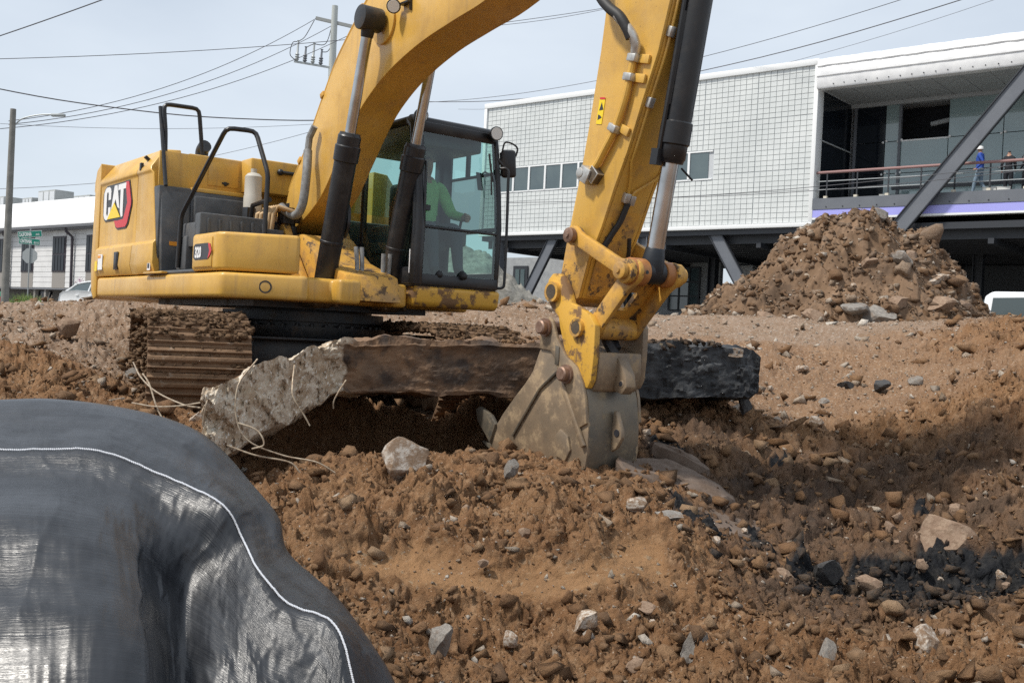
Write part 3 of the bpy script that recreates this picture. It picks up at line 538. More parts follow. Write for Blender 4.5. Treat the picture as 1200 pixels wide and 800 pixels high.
# ---------------------------------------------------------------- broken slab lifted by the bucket
def slab():
    t = thing('concrete_slab', 'long broken concrete slab with a pale crumbling end lifted by the bucket', 'concrete slab')
    S = [(-1.85, 6.32, .40, .14), (-1.83, 6.28, .46, .07), (-1.75, 6.30, .51, .06), (-1.62, 6.48, .585, .12), (-1.42, 6.88, .69, .27), (-1.23, 7.24, .765, .40), (-.86, 7.38, .795, .43), (-.4, 7.52, .815, .435), (0, 7.62, .83, .44), (.5, 7.75, .84, .455), (.95, 7.87, .85, .465), (1.4, 7.98, .86, .48), (1.75, 8.06, .85, .47), (1.87, 8.09, .83, .475), (1.93, 8.1, .78, .52)]
    S = np.array(S); u = np.linspace(0, 1, len(S)); n = 260; uu = np.linspace(0, 1, n)
    xs = np.interp(uu, u, S[:, 0]); ys = np.interp(uu, u, S[:, 1]); zt = np.interp(uu, u, S[:, 2]); zb = np.interp(uu, u, S[:, 3])
    dep = np.interp(xs, [-1.89, -1.8, -1.2, 1.7, 1.93], [1.0, 1.25, 1.35, 1.2, .9])  # unseen back of the slab drawn out to shade the gap below
    lift = np.interp(xs, [-1.89, -1.2, 0, 2], [-.08, -.06, -.06, -.06])
    # section: front bottom -> front top -> back top -> back bottom
    m = 30; sec = [(0, a) for a in np.linspace(0, 1, m)]+[(a, 1) for a in np.linspace(.04, 1, 22)]+[(1, a) for a in np.linspace(.9, 0, 8)]+[(a, 0) for a in np.linspace(.96, .04, 20)]
    k = len(sec); D = np.array([s[0] for s in sec]); H = np.array([s[1] for s in sec])
    dirx, diry = -.13, .99
    X = xs[:, None]+dirx*dep[:, None]*D[None]; Y = ys[:, None]+diry*dep[:, None]*D[None]; Z = zb[:, None]+(zt-zb)[:, None]*H[None]+(lift[:, None]*D*dep[:, None])
    Y = Y+.06*(1-H)[None]*(D[None] < .5)*0
    raw = sstep(-1.05, -1.2, X+.18*fbm(Z*6+3, X*3, 4, 3))*((D < .3)[None]*1.0)                  # the broken end
    tarry = sstep(.62, .8, X+.1*fbm(Z*8, X*5, 8, 3))
    rgh = .018+.036*raw+.010*tarry
    nz = fbm(X*6, Z*7+Y*4, 5, 4); nz2 = 1.2-2.4*np.abs(fbm(X*15+Y*9, Z*17+Y*6, 6, 4, .65))
    Y = Y-(nz*rgh*1.6+nz2*rgh*.7)*np.where(D < .5, 1, -1)[None]; Z = Z+(fbm(X*6+9, Y*6, 7, 4)*rgh*1.3)+(H > .98)*(.06*fbm(X*5, Y*4, 17, 4)+.02)*(1-raw)
    edge = ((H < .02)|(H > .98))[None]*(1-raw); Z = Z+edge*.03*fbm(X*4.5, Y*3, 27, 4)
    # steel edge: raised lips along the mid part of the face
    lip = (1-raw)*(1-tarry)*(D[None] < .01)*(np.exp(-((H-.93)/.035)**2)+.5*np.exp(-((H-.06)/.03)**2))[None]; Y = Y-.022*lip*(.4+.9*vn(X*3, Z*2, 33))
    V = np.stack([X, Y, Z], 2).reshape(-1, 3); i = (np.arange(n-1)[:, None]*k+np.arange(k)[None]); j = (np.arange(n-1)[:, None]*k+(np.arange(k)[None]+1) % k)
    F = np.stack([i, j, j+k, i+k], 2).reshape(-1, 4)
    mt = bpy.data.materials.new('slab_concrete'); mt.use_nodes = True; T = mt.node_tree; b = T.nodes['Principled BSDF']; N = T.nodes.new; K = T.links.new; b.inputs['Roughness'].default_value = .85
    co = N('ShaderNodeTexCoord').outputs['Object']
    def noise(sc, det=5):
        q = N('ShaderNodeTexNoise'); q.inputs['Scale'].default_value = sc; q.inputs['Detail'].default_value = det; K(co, q.inputs['Vector']); return q.outputs['Fac']
    def rng(x, a, z, lo=0, hi=1):
        r = N('ShaderNodeMapRange'); r.inputs[1].default_value = a; r.inputs[2].default_value = z; r.inputs[3].default_value = lo; r.inputs[4].default_value = hi; K(x, r.inputs[0]); return r.outputs[0]
    def mixc(f, a, bb):
        x = N('ShaderNodeMix'); x.data_type = 'RGBA'; K(f, x.inputs[0])
        for s_, kk in ((a, 6), (bb, 7)):
            if hasattr(s_, 'links'): K(s_, x.inputs[kk])
            else: x.inputs[kk].default_value = (*s_, 1)
        return x.outputs[2]
    def at(nm): a = N('ShaderNodeAttribute'); a.attribute_name = nm; return a.outputs['Fac']
    c = mixc(rng(noise(4), .4, .62), (.10, .066, .044), (.20, .118, .066)); c = mixc(rng(noise(7), .5, .66), c, (.05, .036, .028))
    cr = mixc(rng(noise(9), .38, .6), (.60, .53, .43), (.40, .31, .215)); cr = mixc(rng(noise(26, 3), .56, .66), cr, (.24, .17, .11)); cr = mixc(rng(noise(40, 3), .6, .66), cr, (.72, .69, .62))
    c = mixc(rng(at('raw'), .35, .6), c, cr)
    tr = mixc(rng(noise(6), .4, .62), (.028, .03, .033), (.075, .078, .082)); tr = mixc(rng(noise(5.3, 2), .70, .73), tr, (.45, .34, .2))
    c = mixc(rng(at('tarry'), .35, .65), c, tr)
    c = mixc(rng(at('top'), .3, .7), c, mixc(rng(noise(8), .4, .6), (.22, .13, .07), (.13, .08, .05)))
    K(c, b.inputs['Base Color']); bp = N('ShaderNodeBump'); bp.inputs['Strength'].default_value = .6; bp.inputs['Distance'].default_value = .015; K(noise(45), bp.inputs['Height']); K(bp.outputs[0], b.inputs['Normal'])
    top = ((H > .95)[None]*(D > .12)[None])*(1-raw)*(1-tarry)
    me = mesh_np('block', V, F, mt, dict(raw=raw.ravel(), tarry=tarry.ravel(), top=top.ravel())); me.set_sharp_from_angle(angle=rad(40)); blk = link('block', me, t)
    # ragged black crust along the top of the dark end
    g = np.random.default_rng(2); q = 150; x = g.uniform(.75, 1.62, q); s = g.uniform(.02, .05, q)
    yy = np.interp(x, S[:, 0], S[:, 1])+g.uniform(-.02, .25, q); zz = np.interp(x, S[:, 0], S[:, 2])+g.uniform(-.02, .045, q)
    scatter('tar_crust', np.stack([x, yy, zz], 1), s*1.1, M['darkclod'], 4, parent=t)
    x = g.uniform(-1.1, .6, 260); s = g.uniform(.012, .035, 260); yy = np.interp(x, S[:, 0], S[:, 1])+g.uniform(.02, .7, 260); zz = np.interp(x, S[:, 0], S[:, 2])+.01-.05*(yy-np.interp(x, S[:, 0], S[:, 1]))
    scatter('earth_crumbs', np.stack([x, yy, zz], 1), s, M['clod'], 6, parent=t)
    o = link('pale_patch', rock_mesh('pale_patch', M['white_rock'], 77), t); o.location = (1.73, 8.06, .82); o.scale = (.13, .06, .045)
    o = link('tar_drip', rock_mesh('tar_drip', M['black_rock'], 78), t); o.location = (1.83, 8.12, .42); o.scale = (.06, .06, .13); o.rotation_euler = (0, -.4, 0)
    wire = mat('bare_wire', (.42, .35, .26), .55, .3, col2=(.25, .18, .12), scale=30)
    W = [[(-2.75, 7.6, .55), (-2.55, 7.2, .47), (-2.3, 6.8, .40), (-2.0, 6.4, .36), (-1.84, 6.22, .36)],
         [(-2.36, 6.7, .52), (-2.28, 6.6, .46), (-2.18, 6.5, .3), (-2.02, 6.4, .12), (-1.95, 6.35, 0)],
         [(-2.42, 6.7, .33), (-2.2, 6.5, .33), (-1.98, 6.3, .36), (-1.84, 6.22, .39)],
         [(-1.56, 6.42, .66), (-1.64, 6.30, .5), (-1.63, 6.26, .3), (-1.55, 6.26, .17), (-1.35, 6.3, .09), (-1.15, 6.3, .06), (-1.03, 6.3, -.0)],
         [(-1.78, 6.26, .48), (-1.80, 6.2, .38), (-1.82, 6.22, .25)],
         [(-1.40, 6.75, .62), (-1.38, 6.62, .50), (-1.36, 6.58, .42), (-1.28, 6.58, .30), (-1.25, 6.58, .25)],
         [(-1.12, 7.12, .52), (-1.15, 7.04, .45), (-1.18, 7.02, .38), (-1.18, 7.02, .33)],
         [(-1.63, 6.26, .28), (-1.5, 6.24, .24), (-1.45, 6.22, .16), (-1.52, 6.22, .13)],
         [(-1.68, 6.26, .14), (-1.5, 6.24, .09), (-1.3, 6.24, .06), (-1.23, 6.24, 0)]]
    for pth in W: b2 = MB(); b2.tube(catmull(pth, 7), .0052, 7); b2.build('wire', wire, t)
slab()

# ---------------------------------------------------------------- black woven sheet over a mound in front
def sheet():
    t = thing('woven_sheet', 'black woven plastic sheet with a white stitched seam draped over a mound', 'tarpaulin')
    ROWS = [[(-2.28, 3.3, 0.54), (-1.88, 3.3, 0.58), (-1.61, 3.3, 0.6), (-1.45, 3.3, 0.61), (-1.25, 3.28, 0.6), (-1.04, 3.22, 0.57), (-0.88, 3.12, 0.52), (-0.72, 3.0, 0.41), (-0.63, 2.92, 0.34), (-0.58, 2.84, 0.26), (-0.43, 2.75, 0.17), (-0.31, 2.65, 0.07), (-0.25, 2.6, 0.0), (-0.18, 2.5, -0.11)], [(-2.16, 3.12, 0.49), (-1.77, 3.12, 0.53), (-1.52, 3.12, 0.54), (-1.36, 3.1, 0.55), (-1.18, 3.08, 0.55), (-1.01, 3.04, 0.52), (-0.86, 2.97, 0.47), (-0.73, 2.88, 0.41), (-0.65, 2.84, 0.33), (-0.59, 2.72, 0.26), (-0.47, 2.66, 0.19), (-0.36, 2.58, 0.13), (-0.3, 2.52, 0.06), (-0.25, 2.44, -0.06)], [(-2.04, 2.95, 0.45), (-1.67, 2.95, 0.48), (-1.42, 2.93, 0.49), (-1.28, 2.92, 0.5), (-1.12, 2.9, 0.5), (-0.97, 2.86, 0.46), (-0.84, 2.8, 0.43), (-0.74, 2.74, 0.4), (-0.68, 2.72, 0.32), (-0.61, 2.62, 0.26), (-0.52, 2.55, 0.2), (-0.41, 2.5, 0.18), (-0.36, 2.44, 0.14), (-0.32, 2.38, 0.05)], [(-1.92, 2.78, 0.39), (-1.56, 2.76, 0.42), (-1.35, 2.78, 0.43), (-1.21, 2.78, 0.44), (-1.07, 2.76, 0.43), (-0.94, 2.74, 0.39), (-0.85, 2.74, 0.35), (-0.77, 2.74, 0.3), (-0.7, 2.68, 0.25), (-0.62, 2.56, 0.21), (-0.53, 2.48, 0.16), (-0.42, 2.44, 0.13), (-0.37, 2.38, 0.09), (-0.33, 2.32, 0.03)], [(-1.75, 2.55, 0.32), (-1.41, 2.5, 0.36), (-1.22, 2.52, 0.39), (-1.09, 2.52, 0.39), (-0.98, 2.54, 0.37), (-0.9, 2.6, 0.33), (-0.85, 2.68, 0.27), (-0.8, 2.74, 0.21), (-0.7, 2.62, 0.18), (-0.61, 2.48, 0.15), (-0.53, 2.42, 0.1), (-0.43, 2.39, 0.07), (-0.37, 2.34, 0.04), (-0.33, 2.28, 0.01)], [(-1.63, 2.38, 0.22), (-1.32, 2.34, 0.27), (-1.11, 2.32, 0.28), (-1.0, 2.32, 0.29), (-0.88, 2.34, 0.28), (-0.81, 2.42, 0.24), (-0.8, 2.56, 0.17), (-0.76, 2.62, 0.12), (-0.66, 2.48, 0.11), (-0.58, 2.38, 0.08), (-0.51, 2.34, 0.05), (-0.42, 2.32, 0.02), (-0.36, 2.27, -0.0), (-0.32, 2.22, -0.03)], [(-1.51, 2.22, 0.11), (-1.21, 2.16, 0.16), (-1.02, 2.13, 0.18), (-0.91, 2.13, 0.19), (-0.81, 2.15, 0.19), (-0.74, 2.24, 0.15), (-0.74, 2.4, 0.07), (-0.71, 2.44, 0.03), (-0.62, 2.34, 0.03), (-0.55, 2.27, 0.01), (-0.49, 2.24, -0.01), (-0.41, 2.22, -0.03), (-0.35, 2.18, -0.05), (-0.31, 2.15, -0.07)], [(-1.31, 1.95, -0.15), (-1.05, 1.9, -0.11), (-0.88, 1.88, -0.1), (-0.79, 1.88, -0.09), (-0.7, 1.9, -0.1), (-0.63, 1.96, -0.12), (-0.61, 2.04, -0.16), (-0.58, 2.06, -0.17), (-0.53, 2.02, -0.15), (-0.47, 1.98, -0.14), (-0.42, 1.97, -0.14), (-0.35, 1.96, -0.14), (-0.3, 1.95, -0.14), (-0.27, 1.94, -0.14)]]
    G = np.array(ROWS)                                   # rows run along the mound: crest, ..., seam (third), ..., foot
    for r_, a_ in ((6, .03), (7, .07), (8, .09), (9, .06)):
        if r_-3 < len(G): G[r_-3, 5:9, :] += np.array([-.0, -1., .0])*a_*np.array([.4, .9, 1, .5])[:, None]
    back = [G[0]+np.array([-.03, .10, -.035]), G[0]+np.array([-.10, .28, -.15]), G[0]+np.array([-.2, .6, -.6])]
    G = np.concatenate([np.stack(back[::-1]), G]); nr, ncl = G.shape[:2]
    def up1(A, n_):                                      # smooth resampling along the first axis
        B = np.concatenate([2*A[:1]-A[1:2], A, 2*A[-1:]-A[-2:-1]]); o = []
        for i in range(1, len(B)-2):
            for k_ in range(n_):
                t_ = k_/n_; p, q_, r_, s_ = B[i-1], B[i], B[i+1], B[i+2]
                o.append(.5*(2*q_+(r_-p)*t_+(2*p-5*q_+4*r_-s_)*t_**2+(3*q_-p-3*r_+s_)*t_**3))
        return np.array(o+[A[-1]])
    NU, NV = 24, 14
    V = up1(G, NV); V = up1(V.transpose(1, 0, 2), NU)    # [along, down, xyz]
    n, m = V.shape[:2]; vv = (np.arange(m)/NV-3)/7.; s_seam = (3+2)*NV
    du = np.gradient(V, axis=0); dv = np.gradient(V, axis=1); nn = np.cross(du, dv); nn /= np.linalg.norm(nn, axis=2)[..., None]+1e-9; nn *= -np.sign(nn[..., 1:2]+1e-9)
    V0 = V.copy(); X, Y, Z = V[..., 0].copy(), V[..., 1].copy(), V[..., 2].copy(); uu = np.repeat((np.arange(n)/NU)[:, None], m, 1); wv_ = np.repeat(vv[None], n, 0)
    ridg = 1-np.abs(fbm(uu*.55+wv_*1.5, wv_*2.2-uu*.3, 15, 3)); ridg2 = 1-np.abs(fbm(uu*1.4+wv_*5, wv_*4-uu*.7, 25, 3))
    crease = .0035*(ridg**7)+.0015*(ridg2**9)+.0012*fbm(uu*1.2, wv_*26, 16, 3)+.0011*fbm(uu*5, wv_*60, 18, 2)+.0012*fbm(uu*7, wv_*11, 28, 4)
    panel = .004*fbm(uu*.5, wv_*22, 44, 4)*sstep(6.0, 5.0, uu)*sstep(.35, .5, wv_)
    V = V+nn*((crease+panel)*sstep(-.02, .1, wv_))[..., None]
    C = V[:, 3*NV, :]
    mt = bpy.data.materials.new('black_woven_plastic'); mt.use_nodes = True; q = mt.node_tree; b = q.nodes['Principled BSDF']; N = q.nodes.new; K = q.links.new
    uv = N('ShaderNodeAttribute'); uv.attribute_name = 'weft'; cx = N('ShaderNodeCombineXYZ'); wv = N('ShaderNodeAttribute'); wv.attribute_name = 'warp'; K(wv.outputs['Fac'], cx.inputs[0]); K(uv.outputs['Fac'], cx.inputs[1])
    def nz(scx, scy, det=4):
        mp_ = N('ShaderNodeMapping'); mp_.inputs['Scale'].default_value = (scx, scy, 1); K(cx.outputs[0], mp_.inputs[0]); z = N('ShaderNodeTexNoise'); z.inputs['Scale'].default_value = 1; z.inputs['Detail'].default_value = det; K(mp_.outputs[0], z.inputs['Vector']); return z.outputs['Fac']
    def rng(x, a_, z, lo=0, hi=1):
        r = N('ShaderNodeMapRange'); r.inputs[1].default_value = a_; r.inputs[2].default_value = z; r.inputs[3].default_value = lo; r.inputs[4].default_value = hi; K(x, r.inputs[0]); return r.outputs[0]
    lines = nz(3, 130, 3); fine = nz(60, 700, 2); cloud = nz(5, 9)
    mxx = N('ShaderNodeMix'); mxx.data_type = 'RGBA'; mxx.inputs[6].default_value = (.012, .0135, .017, 1); mxx.inputs[7].default_value = (.032, .035, .041, 1); K(rng(cloud, .35, .7), mxx.inputs[0]); K(mxx.outputs[2], b.inputs['Base Color'])
    K(rng(lines, .3, .7, .26, .42), b.inputs['Roughness']); b.inputs['Specular IOR Level'].default_value = .55
    sm = N('ShaderNodeMath'); sm.operation = 'ADD'; K(lines, sm.inputs[0]); m2 = N('ShaderNodeMath'); m2.operation = 'MULTIPLY'; m2.inputs[1].default_value = .35; K(fine, m2.inputs[0]); K(m2.outputs[0], sm.inputs[1])
    bp = N('ShaderNodeBump'); bp.inputs['Strength'].default_value = .35; bp.inputs['Distance'].default_value = .004; K(sm.outputs[0], bp.inputs['Height']); K(bp.outputs[0], b.inputs['Normal'])
    al = np.r_[0, np.cumsum(np.linalg.norm(np.diff(C, axis=0), axis=1))]
    me = mesh_np('sheet', V.reshape(-1, 3), grid_faces(n, m), mt, dict(warp=np.repeat(al[:, None], m, 1).ravel(), weft=np.repeat(vv[None]*1.6, n, 0).ravel()))
    sh = link('sheet', me, t)
    # white seam: a stitched tape lying on the sheet, running beside the ridge
    pts = [V[i, s_seam]+nn[i, s_seam]*.0025 for i in range(0, n, 2)]
    pts = np.array(pts); P2 = []
    for i in range(len(pts)-1):
        for k in range(7): P2.append(pts[i]+(pts[i+1]-pts[i])*k/7)
    P2 = np.array(P2); side = np.array([0, -.45, .9]); tg = np.gradient(P2, axis=0); tg /= np.linalg.norm(tg, axis=1)[:, None]
    nrm = np.array([-.3, -.75, .6]); nrm /= np.linalg.norm(nrm)
    path = [Vector(p+nrm*.002+np.cross(tg[i], nrm)*.0016*math.sin(i*1.9)) for i, p in enumerate(P2)]
    b2 = MB(); b2.tube(path, .0020, 6); b2.build('stitched_seam', mat('white_stitching', (.62, .64, .68), .7), t)
sheet()

# a bare stick standing at the right
b = MB(); b.tube(catmull([(2.62, 5.0, -.42), (2.65, 5.02, -.3), (2.72, 5.0, -.15), (2.75, 4.98, .02)], 5), [.014]*15+[.008], 7)
tag(b.build('stick', mat('brown_twig', (.25, .14, .07), .8, bump=.4)), 'thin brown stick standing upright in the soil at the edge of the pit', 'stick')
# ---------------------------------------------------------------- excavator (machine frame: x forward, y to its left, z up)
MB_HEAD = rad(37-90); TB = rad(22-37)
ex = thing('excavator', 'yellow tracked excavator with black boom cylinders digging in the brown soil', 'excavator', (-2.12, 10.58, 0), MB_HEAD)
def rotz(p, a=TB): return (p[0]*math.cos(a)-p[1]*math.sin(a), p[0]*math.sin(a)+p[1]*math.cos(a), p[2])

def tracks():
    hl, r = 1.69, .40                                    # half length between wheel centres, chain radius
    # loop of shoes: closed path in x-z
    zc = .475; per = 4*hl+2*math.pi*r; n = 48
    def loop(d):
        d %= per
        if d < 2*hl: return (hl-d, zc+r, math.pi)                        # top run, moving back
        d -= 2*hl
        if d < math.pi*r: a = math.pi/2+d/r; return (-hl+r*math.cos(a), zc+r*math.sin(a), a+math.pi/2)
        d -= math.pi*r
        if d < 2*hl: return (-hl+d, zc-r, 2*math.pi)
        d -= 2*hl; a = -math.pi/2+d/r; return (hl+r*math.cos(a), zc+r*math.sin(a), a+math.pi/2)
    sh = MB(); w_ = .79; pitch = per/n
    # a shoe: plate with three grouser bars, local x along the chain, z outward
    sh.prism([(-pitch*.52, .0), (pitch*.50, 0), (pitch*.50, .016), (pitch*.40, .022), (pitch*.37, .045), (pitch*.31, .045), (pitch*.28, .022), (.03, .020), (.018, .045), (-.012, .045), (-.03, .02), (-pitch*.30, .022), (-pitch*.33, .045), (-pitch*.38, .045), (-pitch*.41, .018), (-pitch*.52, .014)], -w_/2, w_/2)
    shoe = None
    for s in (-1, 1):
        fr = MB(); cy = s*1.19
        fr.box((0, 0, .47), (2.9, .26, .30)); fr.box((0, -s*.15, .47), (2.4, .12, .22))
        for x in (-hl, hl): fr.cyl((x, -.13, zc), (x, .13, zc), .30, 24); fr.cyl((x, -.19, zc), (x, .19, zc), .12, 16)
        for k in range(8): x = -1.3+k*.37; fr.cyl((x, -.16, .21), (x, .16, .21), .10, 14)
        fr.bx(-1.75, 1.75, -.10, .10, .80, .83)
        fr.v = [rotz((p[0], p[1]+cy, p[2])) for p in fr.v]
        trk = fr.build('crawler_track', M['track_mud'], ex, smooth=35)
        for k in range(n):
            x, z, a = loop(k*pitch+.04)
            if shoe is None: o = sh.build('track_shoe', M['track_mud'], trk, bevel=.004); shoe = o
            else: o = shoe.copy(); COL.objects.link(o); o.parent = trk
            nx, nz_ = math.cos(a-math.pi/2), math.sin(a-math.pi/2)
            Rm = Matrix(((math.cos(a), 0, nx), (0, 1, 0), (math.sin(a), 0, nz_)))
            # outward normal must point away from the loop
            Rm = Matrix(((math.cos(a), 0, nx), (0, 1 if True else 0, 0), (math.sin(a), 0, nz_)))
            Rz = Matrix.Rotation(TB, 3, 'Z'); RM = (Rz @ Rm).to_4x4(); RM.translation = Vector(rotz((x, cy, z)))
            o.matrix_local = RM
        # mud packed between the bars and lying on the top run
        g = np.random.default_rng(20+s); q = 7500; d = g.uniform(0, per, q); P = []; S = []
        for i in range(q):
            x, z, a = loop(d[i]); yy = g.uniform(-.40, .40)+cy; nx, nz_ = math.cos(a-math.pi/2), math.sin(a-math.pi/2)
            top = nz_ > .6; front = nx > .2
            if nz_ < -.3: continue
            e = g.uniform(.0, .025)+(g.uniform(0, .05) if top else 0); P.append(rotz((x+nx*e, yy, z+nz_*e))); S.append(g.uniform(.012, .04)*(1.5 if top else 1))
        for i in range(700):                                             # mud on the flank
            P.append(rotz((g.uniform(-2.0, 2.0), cy+s*g.uniform(.1, .40), g.uniform(.12, .8)))); S.append(g.uniform(.02, .06))
        P = np.array(P); scatter('packed_mud', P, np.array(S)*1.0, M['mudclod'], 30+s, parent=trk, shapes=LUMPS[:5] if False else None)
M['mudclod'] = stone_mat('track_mud_clod', [(.13, .08, .045), (.17, .105, .06), (.21, .135, .08), (.11, .068, .04)])
tracks()
def undercarriage():
    b = MB(); b.prism([(-.95, -.62), (.95, -.62), (1.1, -1.05), (1.5, -1.08), (1.5, -1.25), (-1.5, -1.25), (-1.5, -1.08), (-1.1, -1.05)], .42, .66, 'z'); b.prism([(-.95, .62), (.95, .62), (1.1, 1.05), (1.5, 1.08), (1.5, 1.25), (-1.5, 1.25), (-1.5, 1.08), (-1.1, 1.05)], .42, .66, 'z')
    b.bx(-.95, .95, -.63, .63, .40, .74); b.bx(-1.08, 1.08, -.85, .85, .735, .765)
    b.v = [rotz(p) for p in b.v]; cb = b.build('car_body', M['dark_steel'], ex, bevel=.012)
    b = MB(); b.lathe([(0, .80), (.05, .82), (.10, .82), (.10, .74), (.15, .74), (.15, .80), (.24, .80), (.24, .68), (.30, .68)], (0, 0, .766), (0, 0, 1), 56); ring = b.build('swing_ring', M['dark_steel'], ex)
    bo = MB(); bo.lathe([(0, .022), (.024, .022), (.03, .014)], (0, 0, 0), (0, 0, 1), 8); first = None
    for k in range(36):
        a = 2*math.pi*k/36
        if first is None: first = bo.build('ring_bolt', M['dark_steel'], ring); o = first
        else: o = first.copy(); COL.objects.link(o); o.parent = ring
        o.location = (.78*math.cos(a), .78*math.sin(a), .866)
undercarriage()

def upper():
    # platform with its rounded skirt
    out = [(-2.62, -1.30), (-2.45, -1.36), (1.10, -1.37), (1.19, -1.35), (1.50, -.76), (1.52, -.70), (1.40, -.66), (1.40, -.42), (1.55, -.42), (1.55, -.2), (1.05, -.2), (1.05, .2), (1.4, .2), (1.4, .36), (1.05, .38), (.95, 1.36), (-2.4, 1.36), (-2.62, 1.3)]
    b = MB(); b.prism(out, 1.085, 1.30, 'z'); pf = b.build('platform_frame', M['yellow'], ex, bevel=.035, seg=3)
    b = MB(); b.lathe([(0, .055), (.012, .055), (.012, .042), (-.0, .04)], (1.352, -1.02, 1.19), (.87, -.5, 0), 18); b.lathe([(.002, .046), (.006, .045)], (1.352, -1.02, 1.19), (.87, -.5, 0), 18); b.build('tie_hole_dark_disc', M['black_paint'], pf)  # filled black disc painted for the shade inside the hole
    b = MB(); b.bx(-1.6, .95, -.95, .85, 1.03, 1.09); b.build('belly_plate', M['dark_steel'], pf)
    b = MB(); b.box((-.45, -1.375, 1.318), (.55, .06, .02)); b.build('step_plate', M['yellow'], pf, bevel=.006)
    # counterweight
    prof = [(-2.62, 1.09), (-2.62, 2.60), (-2.78, 2.60), (-2.95, 2.54), (-3.02, 2.40), (-3.03, 2.30), (-3.0, 2.28), (-3.05, 1.45), (-3.0, 1.15), (-2.9, 1.06)]
    b = MB(); rows = []
    for y, ins in ((-1.33, .17), (-1.25, .06), (-1.05, .0), (-.5, -.06), (0, -.08), (.5, -.06), (1.05, .0), (1.25, .06), (1.33, .17)):
        rows.append([(min(-2.62, x+ins*(1 if x < -2.7 else 0)), y, z) for x, z in prof])
    k = len(prof); vs = [p for r_ in rows for p in r_]; fs = [(i*k+j, i*k+(j+1) % k, (i+1)*k+(j+1) % k, (i+1)*k+j) for i in range(len(rows)-1) for j in range(k)]+[tuple(range(k)), tuple(range((len(rows)-1)*k+k-1, (len(rows)-1)*k-1, -1))]
    b.add(vs, fs); cw = b.build('counterweight', M['yellow'], ex, bevel=.02)
    # side doors on the right: section in y-z swept along x
    sec = [(-1.345, 1.315), (-1.375, 1.42), (-1.36, 1.62), (-1.325, 1.645), (-1.325, 2.33), (-1.345, 2.36), (-1.335, 2.40), (-1.18, 2.60), (-1.0, 2.615), (-1.0, 1.315)]
    def door(name, x0, x1, mirror=1, top=None):
        b = MB(); pts = [(y*mirror, z) for y, z in sec]; b.prism(pts, x0, x1, 'x'); return b.build(name, M['yellow'], ex, bevel=.014)
    d1 = door('side_door', -2.60, -1.285)
    b = MB(); cs = [(-1.345, 1.315), (-1.375, 1.42), (-1.36, 1.62), (-1.33, 1.645), (-1.325, 2.33), (-1.345, 2.36), (-1.335, 2.40), (-1.18, 2.60), (-1.0, 2.615), (-1.0, 1.315)]
    x1 = [-.56, -.55, -.60, -.63, -.80, -.83, -.86, -.95, -.95, -.56]; n = len(cs)
    b.add([(-1.27, y, z) for y, z in cs]+[(x, y, z) for (y, z), x in zip(cs, x1)], [tuple(range(n)), tuple(range(2*n-1, n-1, -1))]+[(i, i+n, (i+1) % n+n, (i+1) % n) for i in range(n)]); d2 = b.build('side_door', M['yellow'], ex, bevel=.012)
    b = MB(); b.prism([(y, z) for y, z in [(1.345, 1.315), (1.375, 1.42), (1.325, 1.64), (1.325, 2.33), (1.335, 2.40), (1.18, 2.60), (1.0, 2.615), (1.0, 1.315)]], -2.6, -.5, 'x'); b.build('side_door', M['yellow'], ex, bevel=.014)
    b = MB(); b.box((-1.75, -1.375, 1.47), (.14, .012, .19)); b.box((-1.75, -1.38, 1.47), (.10, .012, .15)); b.build('door_latch', M['black_paint'], d1, bevel=.004)
    b = MB(); b.box((-2.33, -1.378, 1.47), (.17, .004, .17)); b.build('warning_sticker', M['white_print'], d1); b = MB(); b.box((-2.50, -1.376, 1.43), (.09, .004, .11)); b.build('warning_sticker', M['sticker_yellow'], d1)
    b = MB(); b.box((-2.36, -1.382, 1.53), (.10, .003, .03)); b.build('sticker_print', M['orange_strip'], d1)
    b = MB(); b.box((-.66, -1.372, 1.39), (.09, .004, .085)); b.build('warning_sticker', M['white_print'], d2); b = MB(); b.box((-.66, -1.376, 1.39), (.05, .003, .045)); b.build('sticker_print', M['black_print'], d2)
    b = MB(); b.box((-1.16, -1.26, 2.50), (.05, .03, .10), (.9, 0, 0)); b.box((-1.16, -1.33, 2.42), (.05, .03, .08)); b.build('hinge', M['black_paint'], d2, bevel=.004)
    # emblem on the door
    y = -1.33
    def plate(name, pts, yy, m_): b = MB(); b.prism(pts, yy-.003, yy+.001); return b.build(name, m_, d1, smooth=0)
    E0, W_, H0, HH = -2.47, 1.0, 1.925, .375
    def q(u, v): return (E0+u*W_, H0+v*HH)
    plate('emblem_plate', [q(*p) for p in [(.02, .18), (.06, .06), (.10, 0), (.76, .0), (.84, .06), (.90, .32), (.88, .98), (.84, 1.05), (.14, 1.05), (.05, .96), (.0, .80)]], y-.001, M['black_print'])
    plate('emblem_red', [q(*p) for p in [(.45, -.02), (.52, -.20), (.58, -.25), (.86, -.25), (.92, -.16), (1.03, .34), (1.03, .45), (.93, 1.02), (.82, 1.03), (.90, .42), (.78, -.02), (.56, -.04)]], y-.005, M['red_print'])
    plate('emblem_edge', [q(*p) for p in [(.43, -.0), (.50, -.23), (.57, -.29), (.87, -.29), (.945, -.18), (1.055, .34), (1.055, .46), (.945, 1.06), (.8, 1.06), (.8, 0)]], y+.0005, M['black_print'])
    plate('letter', [q(*p) for p in [(.08, .1), (.05, .2), (.05, .84), (.09, .95), (.14, 1.0), (.24, 1.0), (.29, .94), (.31, .84), (.31, .62), (.22, .62), (.22, .80), (.20, .86), (.17, .86), (.15, .8), (.15, .22), (.17, .16), (.20, .16), (.22, .22), (.22, .40), (.31, .40), (.31, .30), (.24, .1), (.2, .04), (.13, .04)]], y-.006, M['white_print'])
    plate('letter', [q(*p) for p in [(.33, .32), (.43, 1.0), (.53, 1.0), (.63, .30), (.56, .36), (.48, .60), (.40, .36)]], y-.006, M['white_print'])
